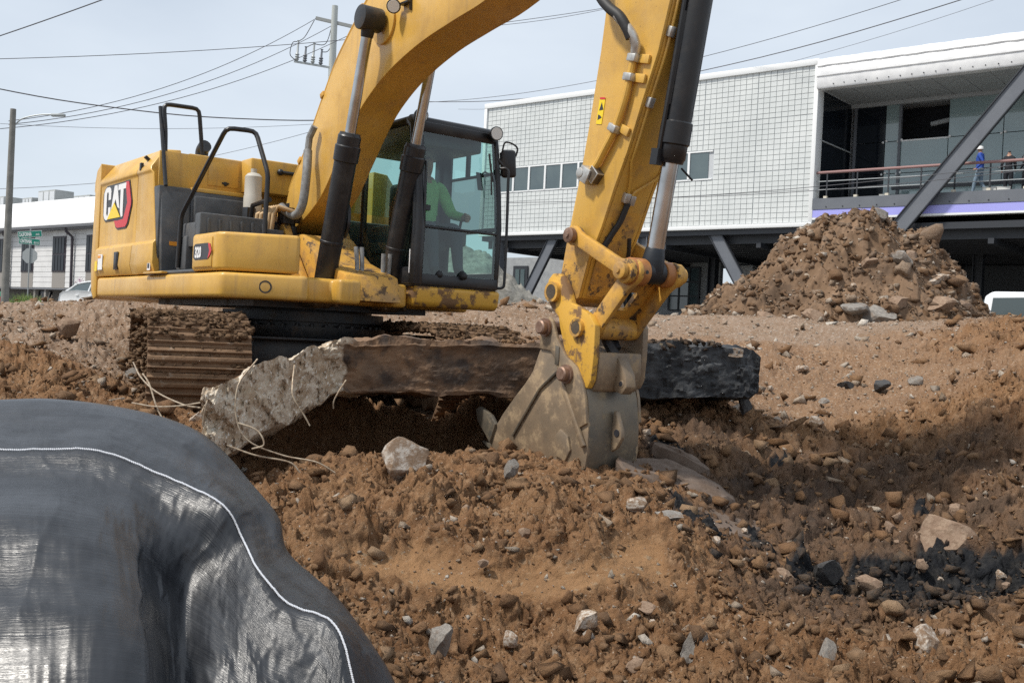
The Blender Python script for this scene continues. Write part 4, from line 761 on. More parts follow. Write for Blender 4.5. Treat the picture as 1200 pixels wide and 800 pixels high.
    plate('letter', [q(*p) for p in [(.57, 1.0), (.85, 1.0), (.84, .84), (.755, .84), (.755, .06), (.70, .04), (.655, .22), (.655, .84), (.57, .84)]], y-.006, M['white_print'])
    plate('emblem_triangle', [q(*p) for p in [(.20, .05), (.67, .05), (.44, .50)]], y-.009, M['sticker_yellow'])
    # serial digits down the counterweight edge
    txt('C09029', (-2.66, -1.287, 2.28), .11, (rad(90), rad(90), 0), M['black_print'], cw, 'serial_number', sx=.6)
    # engine hood
    b = MB(); b.bx(-2.6, -.72, -1.0, 1.0, 1.4, 2.56); b.bx(-.72, -.45, -.45, .30, 2.22, 2.565); hd = b.build('engine_hood', M['yellow'], ex, bevel=.02)
    b = MB(); b.bx(-.718, -.700, -1.30, -.30, 2.2, 2.545); b.build('hood_panel', M['yellow'], hd, bevel=.004)
    b = MB(); b.bx(-.70, -.688, -.80, -.48, 2.26, 2.50); b.build('access_door', M['yellow'], hd, bevel=.004)
    b = MB(); b.box((-.684, -.62, 2.295), (.02, .07, .02)); b.box((-.68, -.62, 2.29), (.02, .03, .04)); b.build('latch', M['black_paint'], hd, bevel=.003)
    b = MB(); b.bx(-.72, -.60, -1.0, -.42, 2.165, 2.205); b.build('ledge', M['yellow'], hd, bevel=.006)
    b = MB(); b.tube([(-.44, -.14, 2.45), (-.42, -.14, 2.45), (-.42, .2, 2.45)], .02, 8); b.ball((-.42, -.14, 2.45), .035); b.build('hood_handle', M['black_paint'], hd)
    b = MB(); b.bx(-.70, -.60, -1.0, -.32, 1.3, 2.165); b.bx(-.9, -.60, -1.32, -1.0, 1.3, 2.19); b.prism([(-.62, 1.31), (-.50, 1.31), (-.60, 2.15), (-.62, 2.15)], -1.3, -1.02); gw = b.build('step_wall', M['grey_plastic'], ex, bevel=.012)
    b = MB(); b.bx(-.66, -.54, -.98, -.36, 1.7, 2.12); b.build('wall_panel', M['grey_plastic'], gw, bevel=.02)
    b = MB(); b.bx(-.545, -.53, -1.22, -1.05, 1.60, 1.64); b.build('marker_strip', M['orange_strip'], gw)
    b = MB(); b.bx(-.6, .53, -1.34, -.70, 1.30, 1.34); b.bx(-.10, .16, -1.30, -1.02, 1.34, 1.66); b.build('step', M['grey_plastic'], gw, bevel=.02)
    b = MB(); b.bx(.0, .36, -1.28, -.42, 1.55, 1.78); b.bx(.30, .44, -1.28, -.62, 1.36, 1.86); tb = b.build('tool_tray', M['grey_plastic'], ex, bevel=.018)
    for k in range(6):
        yy = -1.20+k*.105; b = MB(); b.bx(.438, .458, yy-.014, yy+.014, 1.64, 1.81); b.build('rib', M['grey_plastic'], tb, bevel=.006)
    b = MB(); b.prism([(.50, -1.365), (1.09, -1.37), (1.16, -1.33), (1.45, -.80), (1.46, -.755), (.50, -.755)], 1.315, 1.645, 'z'); sb = b.build('storage_box', M['yellow'], ex, bevel=.04, seg=3)
    b = MB(); b.box((.80, -1.372, 1.475), (.44, .018, .26)); b.build('box_door', M['yellow'], sb, bevel=.03)
    b = MB(); b.prism([(.60, 1.43), (.64, 1.41), (.94, 1.41), (1.0, 1.44), (1.03, 1.48), (1.0, 1.54), (.94, 1.55), (.64, 1.55), (.60, 1.53)], -1.385, -1.382); bd = b.build('model_badge', M['black_print'], sb, smooth=0)
    b = MB(); b.prism([(.95, 1.413), (1.0, 1.44), (1.035, 1.48), (1.0, 1.54), (.95, 1.548), (.985, 1.48)], -1.3875, -1.385); b.build('badge_edge', M['red_print'], sb, smooth=0)
    txt('320', (.645, -1.388, 1.432), .125, (rad(90), 0, 0), M['white_print'], sb, 'model_number', sx=.80, off=.006)
    # rails
    def rail(path, r=.022):
        P = []
        for i, p in enumerate(path):
            p = Vector(p)
            if 0 < i < len(path)-1:
                a = Vector(path[i-1]); c = Vector(path[i+1]); d = .07
                P += [p+(a-p).normalized()*d, p+(a-p).normalized()*d*.4+(c-p).normalized()*d*.08, p+(c-p).normalized()*d*.4+(a-p).normalized()*d*.08, p+(c-p).normalized()*d]
            else: P.append(p)
        b = MB(); b.tube(P, r, 10); return b.build('handrail', M['black_paint'], ex)
    rail([(-.62, -1.30, 1.34), (-.75, -1.20, 1.55), (-.77, -1.23, 2.75), (-.77, -1.26, 3.02), (-.77, -.90, 3.03), (-.77, -.80, 2.2)])
    rail([(-.60, -1.26, 2.19), (-.84, -1.27, 3.0)], .02)
    rail([(.02, -1.32, 1.36), (.06, -1.32, 1.85), (.72, -1.18, 2.60), (.78, -.93, 2.60), (1.0, -.89, 2.2), (1.0, -.90, 1.64)])
    # exhaust stub, filter can, valve gear
    b = MB(); b.tube(catmull([(-1.6, -.55, 2.5), (-1.6, -.55, 2.70), (-1.57, -.55, 2.76), (-1.5, -.55, 2.79)], 5), .07, 14); b.build('exhaust_pipe', M['dark_steel'], ex)
    b = MB(); b.lathe([(0, .085), (.02, .09), (.30, .09), (.31, .085), (.50, .085), (.53, .06), (.54, .03), (.58, .03)], (-.25, -.50, 1.84), (0, 0, 1), 20); b.build('filter_canister', mat('cream_filter_paint', (.46, .43, .37), .5), ex)
    b = MB(); rg = random.Random(3)
    b.bx(-.5, .35, -.62, .4, 1.3, 1.72); b.bx(-.4, -.05, -.2, .2, 1.7, 2.1)
    for k in range(14): b.box((rg.uniform(-.2, .3), rg.uniform(-.6, -.25), rg.uniform(1.72, 1.95)), (rg.uniform(.05, .13), rg.uniform(.05, .12), rg.uniform(.08, .2)), (0, 0, rg.uniform(0, 1)))
    b.build('pump_bay', M['dark_steel'], ex, bevel=.006)
    b = MB()
    for k in range(5): x = .12+.05*k; b.tube([(x, -.62+.02*k, 1.72), (x, -.6+.02*k, 1.93), (x+.05, -.5, 2.0), (x+.1, -.3, 1.95)], .022, 8)
    b.box((.18, -.50, 1.92), (.14, .10, .16)); b.build('valve_block', mat('tan_valve', (.46, .31, .16), .5, .2), ex, bevel=.004)
    b = MB(); b.tube(catmull([(.25, -.42, 2.02), (.3, -.40, 1.98), (.4, -.35, 1.93), (.5, -.34, 1.96), (.56, -.33, 2.08), (.56, -.31, 2.35), (.50, -.28, 2.55)], 6), .042, 12); b.tube([(.50, -.28, 2.55), (.5, -.27, 2.68), (.56, -.25, 2.78)], .034, 10); b.build('hose', M['hose_grey'], ex)
    b = MB(); b.tube([(-.05, -.62, 1.75), (.05, -.62, 2.02), (.35, -.58, 2.06)], .025, 8); b.build('guard_bar', M['black_paint'], ex)
    # boom towers
    for y in (-.36, .27):
        b = MB(); b.prism([(-.25, 1.30), (.75, 1.30), (.45, 1.62), (.18, 1.98), (.08, 2.03), (-.06, 2.03), (-.16, 1.93), (-.2, 1.7)], y-.04, y+.04); b.build('boom_bracket', M['yellow_worn'], ex, bevel=.012)
    b = MB(); b.lathe([(0, .07), (.06, .07), (.065, .05), (.10, .05), (.105, .02)], (.02, -.38, 1.90), (0, -1, 0), 18); b.build('boom_pin', M['pin_brown'], ex)
    b = MB(); b.prism([(.35, 1.12), (1.5, 1.12), (1.42, 1.35), (.9, 1.5), (.5, 1.75), (.35, 1.75)], -.30, .24); b.build('nose_block', M['yellow_worn'], ex, bevel=.015)
    for y in (-.36, .36):
        b = MB(); b.lathe([(0, .13), (.17, .13)], (1.07, y-.09, 1.17), (0, 1, 0), 22); b.bx(.8, 1.2, y-.12, y-.085, 1.06, 1.28); b.bx(.8, 1.2, y+.085, y+.12, 1.06, 1.28); b.build('cylinder_lug', M['grease_steel'], ex, bevel=.008)
    for k, (y0, z0) in enumerate([(-.05, 1.62), (.0, 1.62), (.22, 1.58), (.28, 1.58)]):
        b = MB(); s_ = -1 if k < 2 else 1; b.tube(catmull([(1.18+.02*k, y0-.03, z0), (1.22, y0-.03, z0-.2), (1.25, y0-.06, 1.27), (1.2, y0-.14, 1.2), (1.1, y0-.25, 1.25)], 6), .021, 9); b.build('hose', M['hose_grey'], ex)
def txt(s, loc, size, rot, material, parent, name, sx=1, off=0, align='LEFT', extr=.001):
    cu = bpy.data.curves.new('txt', 'FONT'); cu.body = s; cu.size = size; cu.extrude = extr; cu.offset = off; cu.align_x = align; cu.resolution_u = 3
    o = bpy.data.objects.new('txt', cu); COL.objects.link(o); dg = bpy.context.evaluated_depsgraph_get(); dg.update()
    me = bpy.data.meshes.new_from_object(o.evaluated_get(dg)); bpy.data.objects.remove(o); me.materials.clear(); me.materials.append(material); me.name = name
    r = link(name, me, parent); r.location = loc; r.rotation_euler = rot; r.scale = (sx, 1, 1); return r
upper()

def cylinder(name, a, c, rb, rr, split, parent=ex, eye=.11, yw=.09, extra=None):
    """barrel from a towards c, chrome rod to the eye at c"""
    a = Vector(a); c = Vector(c); d = (c-a).normalized(); L_ = (c-a).length; s = L_*split
    b = MB(); b.lathe([(0, rb*.9), (.12, rb), (s-.26, rb), (s-.25, rb*1.12), (s-.12, rb*1.14), (s-.11, rb*1.03), (s-.03, rb*1.03), (s-.02, rb*.95), (s, rb*.9)], a, d, 24)
    b.lathe([(s*.32, rb*1.005), (s*.32+.004, rb*1.06), (s*.32+.025, rb*1.06), (s*.32+.03, rb*1.005)], a, d, 24)
    o = b.build(name, M['black_paint'], parent)
    b = MB(); b.lathe([(0, rr), (L_-s-.05, rr)], a+d*s, d, 24); b.build('rod', M['chrome'], o)
    b = MB(); b.cyl(c+Vector((0, -yw, 0)), c+Vector((0, yw, 0)), eye, 24); b.lathe([(-.16, rr*1.1), (0, rr*1.5)], c, d, 16); e = b.build('rod_eye', M['dark_steel'], o, bevel=.008)
    return o
def arm():
    # ---- boom
    up = spl2([(-.17, 1.98), (-.13, 2.10), (-.05, 2.27), (.2, 2.53), (.37, 2.77), (.64, 3.13), (.87, 3.40), (1.4, 3.82), (1.9, 4.08), (2.4, 4.25), (2.95, 4.34), (3.7, 4.36), (4.5, 4.30), (4.9, 4.25)], 5)
    lo = spl2([(4.95, 3.98), (4.5, 3.80), (3.9, 3.58), (3.27, 3.40), (2.8, 3.33), (2.32, 3.25), (1.84, 3.11), (1.49, 2.94), (1.25, 2.76), (.94, 2.43), (.68, 2.15), (.42, 1.98), (.1, 1.84), (-.08, 1.80), (-.17, 1.88)], 5)
    b = MB(); b.prism(up+lo, -.17, .17); boom = b.build('boom', M['yellow'], ex, smooth=30)
    for y in (-.18, .18):
        b = MB(); b.prism(up+lo, y-.011, y+.011); b.build('boom_side_plate', M['yellow'], boom, bevel=.004, smooth=30)
    # flange lines along the upper edge
    b = MB(); b.tube([(x-.02, -.16, z+.035) for x, z in up[8:-6]], .022, 8); b.build('boom_pipe', M['yellow'], boom)
    b = MB(); b.tube([(x-.03, -.09, z+.045) for x, z in up[8:-6]], .022, 8); b.build('boom_pipe', M['grease_steel'], boom)
    for i in (14, 24, 34, 44):
        x, z = up[i]; b = MB(); b.box((x-.02, -.12, z+.03), (.07, .16, .05), (0, -.9+.02*i, 0)); b.build('pipe_clamp', M['yellow_worn'], boom, bevel=.006)
    b = MB(); b.cyl((1.72, -.215, 3.54), (1.72, -.185, 3.54), .19, 32); b.build('boss_plate', M['yellow'], boom, bevel=.006)
    # work lamp on the boom
    b = MB(); b.box((2.10, -.215, 3.62), (.14, .05, .015)); b.box((2.16, -.2, 3.62), (.015, .02, .13)); b.lathe([(0, .03), (.03, .055), (.07, .062), (.085, .06)], (1.97, -.25, 3.62), (.75, -.5, -.35), 16); wl = b.build('work_lamp', M['black_paint'], boom)
    b = MB(); b.lathe([(0, .052), (.004, .05)], Vector((1.97, -.25, 3.62))+Vector((.75, -.5, -.35)).normalized()*.084, (.75, -.5, -.35), 16); b.build('lamp_lens', M['lens'], boom)
    # boom cylinders
    for y in (-.34, .34): cylinder('boom_cylinder', (1.07, y, 1.17), (1.72, y, 3.54), .10, .048, .60, yw=.10, eye=.105)
    for y in (-.34, .34):
        s = -1 if y < 0 else 1; b = MB(); b.tube(catmull([(1.17, y+.08, 2.0), (1.25, y+.12, 1.98), (1.27, y+.12, 1.80), (1.19, y+.13, 1.70)], 5), .022, 9); b.build('hydraulic_pipe', M['black_paint'], ex)
    # ---- stick
    fr = [(4.36, 1.10), (4.47, 1.15), (4.55, 1.40), (4.66, 1.61), (4.76, 1.85), (4.87, 2.08), (4.98, 2.37), (5.10, 2.66), (5.18, 2.95), (5.26, 3.4), (5.30, 3.9), (5.26, 4.4), (5.15, 4.9), (5.02, 5.12), (4.88, 5.10)]
    re = [(4.78, 4.85), (4.66, 4.45), (4.60, 4.05), (4.64, 3.5), (4.61, 3.08), (4.57, 2.76), (4.49, 2.29), (4.43, 1.99), (4.35, 1.66), (4.285, 1.33), (4.22, 1.17), (4.26, 1.10)]
    b = MB(); b.prism(fr+re, -.15, .15); st = b.build('stick', M['yellow'], ex, bevel=.006, smooth=30)
    for y in (-.165, .165): b = MB(); b.prism(fr+re, y-.012, y+.012); b.build('stick_side_plate', M['yellow'], st, bevel=.004)
    low = [(4.36, 1.10), (4.47, 1.15), (4.55, 1.40), (4.58, 1.47), (4.42, 1.62), (4.345, 1.63), (4.285, 1.33), (4.22, 1.17), (4.26, 1.10)]
    for y in (-.179, .179): b = MB(); b.prism(low, y-.004, y+.004); b.build('wear_plate', M['yellow_worn'], st, bevel=.003)
    def fp(z, dx=0): return np.interp(z, [p[1] for p in fr], [p[0] for p in fr])+dx
    b = MB(); b.prism([(4.475, 1.17), (fp(1.45, .003), 1.45), (fp(1.7, .003), 1.72), (fp(1.7, .012), 1.72), (fp(1.45, .012), 1.45), (4.487, 1.165)], -.12, .12); b.build('front_wear_plate', M['yellow_worn'], st)
    # pipe with hose along the near side
    b = MB(); b.tube(catmull([(4.60, -.30, 3.35), (4.66, -.30, 3.10), (4.76, -.30, 2.98), (4.86, -.29, 2.90), (4.91, -.27, 2.82), (4.93, -.25, 2.76)], 6), .034, 12); b.build('hose', M['black_rubber'], st)
    b = MB(); b.tube(catmull([(4.84, -.295, 2.91), (4.93, -.26, 2.80), (4.95, -.23, 2.73), (4.935, -.21, 2.67)], 5), .031, 12); b.build('hose_fitting', M['steel_bright'], st)
    pipe = catmull([(4.935, -.21, 2.69), (4.90, -.21, 2.55), (4.86, -.21, 2.40), (4.79, -.21, 2.24), (4.745, -.21, 2.17), (4.69, -.21, 2.10), (4.63, -.21, 2.02), (4.58, -.21, 1.98)], 5)
    b = MB(); b.tube(pipe, .024, 10); b.build('hydraulic_pipe', M['yellow'], st)
    for c, a in (((4.925, -.20, 2.645), .25), ((4.895, -.20, 2.53), .25), ((4.775, -.20, 2.225), .5)):
        b = MB(); b.box(c, (.075, .085, .05), (0, a, 0)); b.build('pipe_clamp', M['steel_bright'], st, bevel=.008)
        b = MB(); b.box((c[0]+.07, -.19, c[2]-.015), (.10, .02, .055), (0, a, 0)); b.build('clamp_bracket', M['yellow'], st, bevel=.004)
    b = MB(); b.box((4.535, -.205, 1.95), (.10, .09, .10), (0, .5, 0)); b.cyl((4.50, -.255, 1.965), (4.50, -.20, 1.965), .035, 12); b.box((4.60, -.20, 1.945), (.09, .07, .09), (0, .8, 0), 1); b.build('pipe_flange', [M['steel_bright'], M['grease_steel']], st, bevel=.006)
    # thin pipe along the front edge of the stick, lowest clamps and hose
    for y0 in (-.125, .135):
        pts = [(fp(z, .018), y0, z) for z in np.linspace(3.3, 2.02, 14)]+[(fp(1.93, .02), y0*.7, 1.93), (fp(1.82, .02), -.055+.03*(y0 > 0), 1.82)]
        if y0 > 0: pts = [(fp(1.98, .02), .17, 1.98), (fp(1.93, .02), .13, 1.935), (fp(1.84, .02), -.01, 1.84), (fp(1.80, .02), -.025, 1.80)]
        b = MB(); b.tube(pts, .010, 7); b.build('thin_pipe', M['yellow'], st)
    for y, z in ((-.125, 2.78), (-.125, 2.37), (.14, 2.37), (-.065, 1.80), (-.015, 1.79)):
        b = MB(); b.box((fp(z, .02), y, z), (.04, .045, .065), (0, .38, 0)); b.build('pipe_clamp', M['steel_bright'], st, bevel=.006)
    b = MB(); b.tube(catmull([(fp(1.77, .025), -.04, 1.77), (fp(1.65, .03), -.06, 1.65), (fp(1.55, .03), -.09, 1.56), (fp(1.45, .03), -.125, 1.45)], 5), .020, 8); b.tube(catmull([(fp(1.6, .03), .05, 1.55), (fp(1.5, .05), .08, 1.47), (fp(1.42, .04), .12, 1.40)], 5), .014, 8); b.build('hose', M['black_rubber'], st)
    b = MB(); b.box((4.60, -.1795, 2.36), (.055, .003, .16), (0, .16, 0)); sk_ = b.build('warning_sticker', M['sticker_yellow'], st)
    b = MB(); b.prism([(4.587, 2.37), (4.627, 2.37), (4.61, 2.42)], -.1825, -.1815); b.prism([(4.575, 2.31), (4.615, 2.32), (4.60, 2.335), (4.58, 2.345)], -.1825, -.1815); b.box((4.615, -.182, 2.445), (.05, .002, .012), (0, .16, 0), 1); b.build('sticker_print', [M['black_print'], M['red_print']], st, smooth=0)
    b = MB(); b.tube([(5.0, .18, 2.0), (5.08, .2, 1.92)], .007, 6); b.build('grease_line', M['black_rubber'], st)
    # tie between boom and stick cylinder above
    b = MB(); b.cyl((4.88, -.30, 4.12), (4.88, .30, 4.12), .10, 24); b.build('stick_pin', M['pin_brown'], st)
    for y in (-.24, .24): b = MB(); b.prism([(4.3, 3.75), (4.95, 3.98), (5.02, 4.12), (4.95, 4.26), (4.3, 4.33)], y-.03, y+.03); b.build('boom_fork', M['yellow'], boom, bevel=.01)
    cylinder('stick_cylinder', (2.4, 0, 4.55), (4.95, 0, 5.0), .095, .05, .55)
    b = MB(); b.prism([(2.2, 4.1), (2.6, 4.2), (2.45, 4.62), (2.35, 4.62)], -.13, -.09); b.prism([(2.2, 4.1), (2.6, 4.2), (2.45, 4.62), (2.35, 4.62)], .09, .13); b.build('cylinder_bracket', M['yellow'], boom, bevel=.01)
    # ---- bucket cylinder
    bc = cylinder('bucket_cylinder', (5.49, 0, 4.35), (4.955, 0, 1.32), .088, .055, .775, yw=.075, eye=.075)
    b = MB(); b.tube([(5.34, -.10, 3.6), (5.16, -.10, 2.55), (5.07, -.10, 2.05), (5.06, -.05, 2.0)], .016, 8); b.box((5.055, -.10, 2.03), (.06, .05, .10), (0, .15, 0)); b.tube([(5.22, -.085, 2.9), (5.12, -.09, 2.35)], .022, 8); b.build('cylinder_pipe', M['black_paint'], bc)
    b = MB(); b.prism([(5.2, 4.2), (5.28, 4.55), (5.5, 4.45), (5.52, 4.3), (5.3, 4.05)], -.12, .12); b.build('cylinder_bracket', M['yellow'], st, bevel=.01)
    # ---- linkage
    def bar(p, q_, wd_, y0, y1, r0=.07, r1=.07):
        p = Vector((p[0], p[1])); q2 = Vector((q_[0], q_[1])); d = (q2-p).normalized(); n_ = Vector((-d.y, d.x)); out = []
        a0 = math.atan2(n_.y, n_.x)
        for k in range(9): t = a0+math.pi*k/8; out.append((p.x+r0*math.cos(t), p.y+r0*math.sin(t)))
        out += [tuple(p+d*r0*1.1-n_*wd_/2), tuple(q2-d*r1*1.1-n_*wd_/2)]
        for k in range(9): t = a0+math.pi+math.pi*k/8; out.append((q2.x+r1*math.cos(t), q2.y+r1*math.sin(t)))
        out += [tuple(q2-d*r1*1.1+n_*wd_/2), tuple(p+d*r0*1.1+n_*wd_/2)]
        m_ = MB(); m_.prism(out, y0, y1); return m_
    for y in (-.225, .205): bar((4.46, 1.555), (4.965, 1.315), .095, y-.024, y+.024, .066, .08).build('side_link', M['yellow_worn'], ex, bevel=.008)
    for y in (-1, 1):
        for (x, z, r) in ((4.46, 1.555, .05), (4.965, 1.315, .055)):
            b = MB(); b.lathe([(0, r), (.035, r), (.04, r*.8)], (x, .25*y-.005 if y < 0 else .232, z), (0, y, 0), 18); b.lathe([(.04, r*.35), (.05, r*.3)], (x, .25*y-.005 if y < 0 else .232, z), (0, y, 0), 10); b.build('pin', M['pin_brown'] if y < 0 and x < 4.6 else M['yellow_worn'], ex)
    b = MB(); b.lathe([(0, .088), (.125, .088)], (4.955, -.20, 1.315), (0, 1, 0), 24); b.lathe([(0, .082), (.10, .082)], (4.955, .08, 1.315), (0, 1, 0), 24); hb = b.build('link_boss', M['orange_boss'], ex, bevel=.008)
    b = MB(); b.lathe([(0, .012), (.004, .012)], (4.975, -.15, 1.315+.0), (.5, -.2, .85), 8); b.cyl((4.975+.087, -.14, 1.31), (4.975+.09, -.14, 1.31), .013, 10); b.build('grease_hole_dark_disc', M['black_paint'], hb)  # black discs painted in place of a shaded grease opening
    for y in (-.17, .17): bar((4.97, 1.31), (4.63, .955), .125, y-.02, y+.02, .085, .07).build('power_link', M['yellow_worn'], ex, bevel=.008)
    # slotted web of the power link
    d = Vector((4.63-4.97, 0, .955-1.31)); Ln = d.length; d.normalize(); nn = Vector((-d.z, 0, d.x)); o = Vector((4.97, 0, 1.31))+nn*-.055
    pl = MB()
    for (s0, s1, y0, y1) in ((.10, .20, -.15, .15), (.36, Ln-.02, -.15, .15), (.20, .36, -.15, -.045), (.20, .36, .045, .15)):
        a_ = o+d*s0; c_ = o+d*s1; pl.box(((a_+c_)/2)+Vector((0, (y0+y1)/2, 0)), ((c_-a_).length, y1-y0, .03), Matrix((d, Vector((0, 1, 0)), nn)).transposed())
    pl.build('link_web', M['yellow_worn'], ex)
    b = MB(); b.lathe([(0, .075), (.30, .075)], (4.63, -.15, .955), (0, 1, 0), 20); b.build('link_boss', M['yellow_worn'], ex, bevel=.006)
    # ---- quick coupler
    cp = [(4.20, 1.20), (4.215, 1.27), (4.26, 1.31), (4.32, 1.31), (4.38, 1.27), (4.43, 1.20), (4.47, 1.11), (4.54, 1.09), (4.66, 1.035), (4.715, .97), (4.715, .78), (4.70, .62), (4.665, .56), (4.60, .58), (4.52, .66), (4.42, .80), (4.36, .95), (4.34, 1.02), (4.27, 1.07), (4.225, 1.12)]
    cpl = None
    for y in (-.215, .215):
        b = MB(); b.prism(cp, y-.025, y+.025); o = b.build('coupler' if cpl is None else 'coupler_plate', M['bucket_steel'] if y > 0 else M['yellow_muddy'], ex if cpl is None else cpl, bevel=.010)
        cpl = cpl or o
    b = MB(); b.prism([(4.715, .80), (4.72, .66), (4.68, .55), (4.58, .50), (4.45, .62), (4.42, .78), (4.5, .84), (4.62, .80)], -.19, .19); b.build('coupler_body', M['bucket_steel'], cpl, bevel=.014)
    b = MB(); b.prism([(4.70, .80), (4.80, .66), (4.815, .58), (4.77, .53), (4.70, .55), (4.66, .66)], -.035, .055); b.cyl((4.765, -.04, .60), (4.765, .06, .60), .028, 14, 1); b.build('lifting_eye', [M['bucket_steel'], M['black_print']], cpl, bevel=.010)  # black plug in the eye stands in for its shaded opening
    b = MB(); b.tube([(4.55, -.03, .95), (4.62, -.02, .84), (4.68, .0, .76)], .035, 10); b.tube([(4.52, .06, .95), (4.62, .05, .82)], .028, 10); b.build('coupler_cylinder', M['dark_steel'], cpl)
    for x, z, r, mt in ((4.285, 1.185, .07, 'grease_steel'), (4.555, .95, .06, 'grease_steel')):
        b = MB(); b.lathe([(0, r), (.03, r), (.03, r*.72), (.022, r*.70)], (x, -.24, z), (0, -1, 0), 22); b.build('coupler_pin', M['yellow_worn'], cpl); b = MB(); b.lathe([(0, r*.7), (.03, r*.68)], (x, -.24, z), (0, -1, 0), 20); b.build('pin_end', M['grease_steel'], cpl)
    # ---- bucket
    Y0, Y1 = -.245, .205
    side = [(4.17, .79), (4.10, .64), (4.02, .55), (3.92, .46), (3.78, .32), (3.70, .22), (3.62, .12), (3.72, .03), (3.95, -.02), (4.2, -.06), (4.45, -.09), (4.60, -.07), (4.68, .02), (4.705, .16), (4.70, .34), (4.67, .50), (4.62, .60), (4.50, .66), (4.36, .79), (4.33, .83)]
    b = MB(); b.prism(side, Y0-.0, Y0+.022); bk = b.build('bucket', M['bucket_steel'], ex, bevel=.004)
    b = MB(); b.prism(side, Y1-.022, Y1); b.build('bucket_side', M['bucket_steel'], bk, bevel=.004)
    wr = spl2([(4.64, .60), (4.68, .48), (4.70, .33), (4.703, .16), (4.675, .03), (4.60, -.06), (4.45, -.085), (4.2, -.055), (3.95, -.015), (3.72, .04)], 6)
    ins = [(x-.03*(.5+.5*(x > 4.5)), z+.02) for x, z in wr]
    b = MB(); b.prism(wr+ins[::-1], Y0+.01, Y1-.01); b.build('bucket_back', M['bucket_dark'], bk, smooth=40)
    b = MB(); b.prism([(4.655, .05), (4.69, .05), (4.60, -.075), (4.45, -.10), (4.2, -.07), (4.2, -.05), (4.44, -.08), (4.585, -.055)], Y0-.012, Y1+.012); b.build('heel_plate', M['bucket_dark'], bk)
    ear = [(4.18, .80), (4.19, .92), (4.215, 1.0), (4.27, 1.02), (4.31, .99), (4.36, .88), (4.46, .76), (4.57, .70), (4.64, .60), (4.675, .50), (4.70, .34), (4.62, .30), (4.45, .50), (4.36, .72), (4.30, .79)]
    for y in (-.262, .205): b = MB(); b.prism(ear, y, y+.026); b.build('bucket_ear', M['bucket_steel'], bk, bevel=.006)
    for x, z in ((4.245, .945), (4.49, .645)):
        b = MB(); b.lathe([(0, .062), (.02, .062), (.02, .048), (.055, .048), (.062, .038)], (x, -.262, z), (0, -1, 0), 20); b.build('bucket_pin', M['pin_brown'], bk); b = MB(); b.cyl((x, -.25, z), (x, .23, z), .045, 18); b.build('bucket_pin', M['pin_brown'], bk)
    b = MB(); b.tube([(4.385, -.255, .66), (4.20, -.255, .53), (3.92, -.255, .18)], .010, 6); b.build('weld_bead', M['bucket_dark'], bk)
    b = MB(); b.prism([(4.40, .62), (4.44, .63), (4.70, .20), (4.67, .18)], -.275, -.25); b.build('side_rib', M['bucket_steel'], bk, bevel=.006)
    b = MB(); b.prism([(4.36, .70), (4.40, .70), (4.40, .82), (4.36, .83)], -.27, -.25); b.build('side_rib', M['bucket_dark'], bk, bevel=.004)
    b = MB(); b.prism([(4.40, .10), (4.50, .07), (4.55, .15), (4.52, .24), (4.44, .28), (4.38, .22)], -.262, -.24); b.build('patch_plate', M['bucket_steel'], bk, bevel=.006)
    b = MB(); b.prism([(4.68, .14), (4.71, .42), (4.735, .42), (4.79, .30), (4.795, .25), (4.75, .18)], -.04, -.005); b.build('back_eye', M['bucket_steel'], bk, bevel=.008)
    b = MB(); b.cyl((4.752, -.045, .28), (4.752, 0.0, .28), .024, 12); b.build('eye_hole_dark_plug', M['black_print'], bk)  # no real opening: a black plug carries the shade of the eye
    b = MB(); b.prism([(3.66, .10), (3.60, .16), (3.50, .24), (3.47, .33), (3.52, .35), (3.66, .30), (3.72, .24)], Y0-.02, Y0+.012); b.build('side_cutter', M['bucket_dark'], bk, bevel=.004)
    for k in range(4):
        yy = Y0+.05+k*.115; b = MB(); b.add([(3.74, yy-.035, .07), (3.74, yy+.035, .07), (3.74, yy+.035, -.0), (3.74, yy-.035, -.0), (3.50, yy-.02, .10), (3.50, yy+.02, .10), (3.50, yy+.02, .085), (3.50, yy-.02, .085)], [(0, 1, 2, 3), (4, 7, 6, 5), (0, 4, 5, 1), (1, 5, 6, 2), (2, 6, 7, 3), (3, 7, 4, 0)]); b.build('tooth', M['bucket_dark'], bk, bevel=.006)
arm()
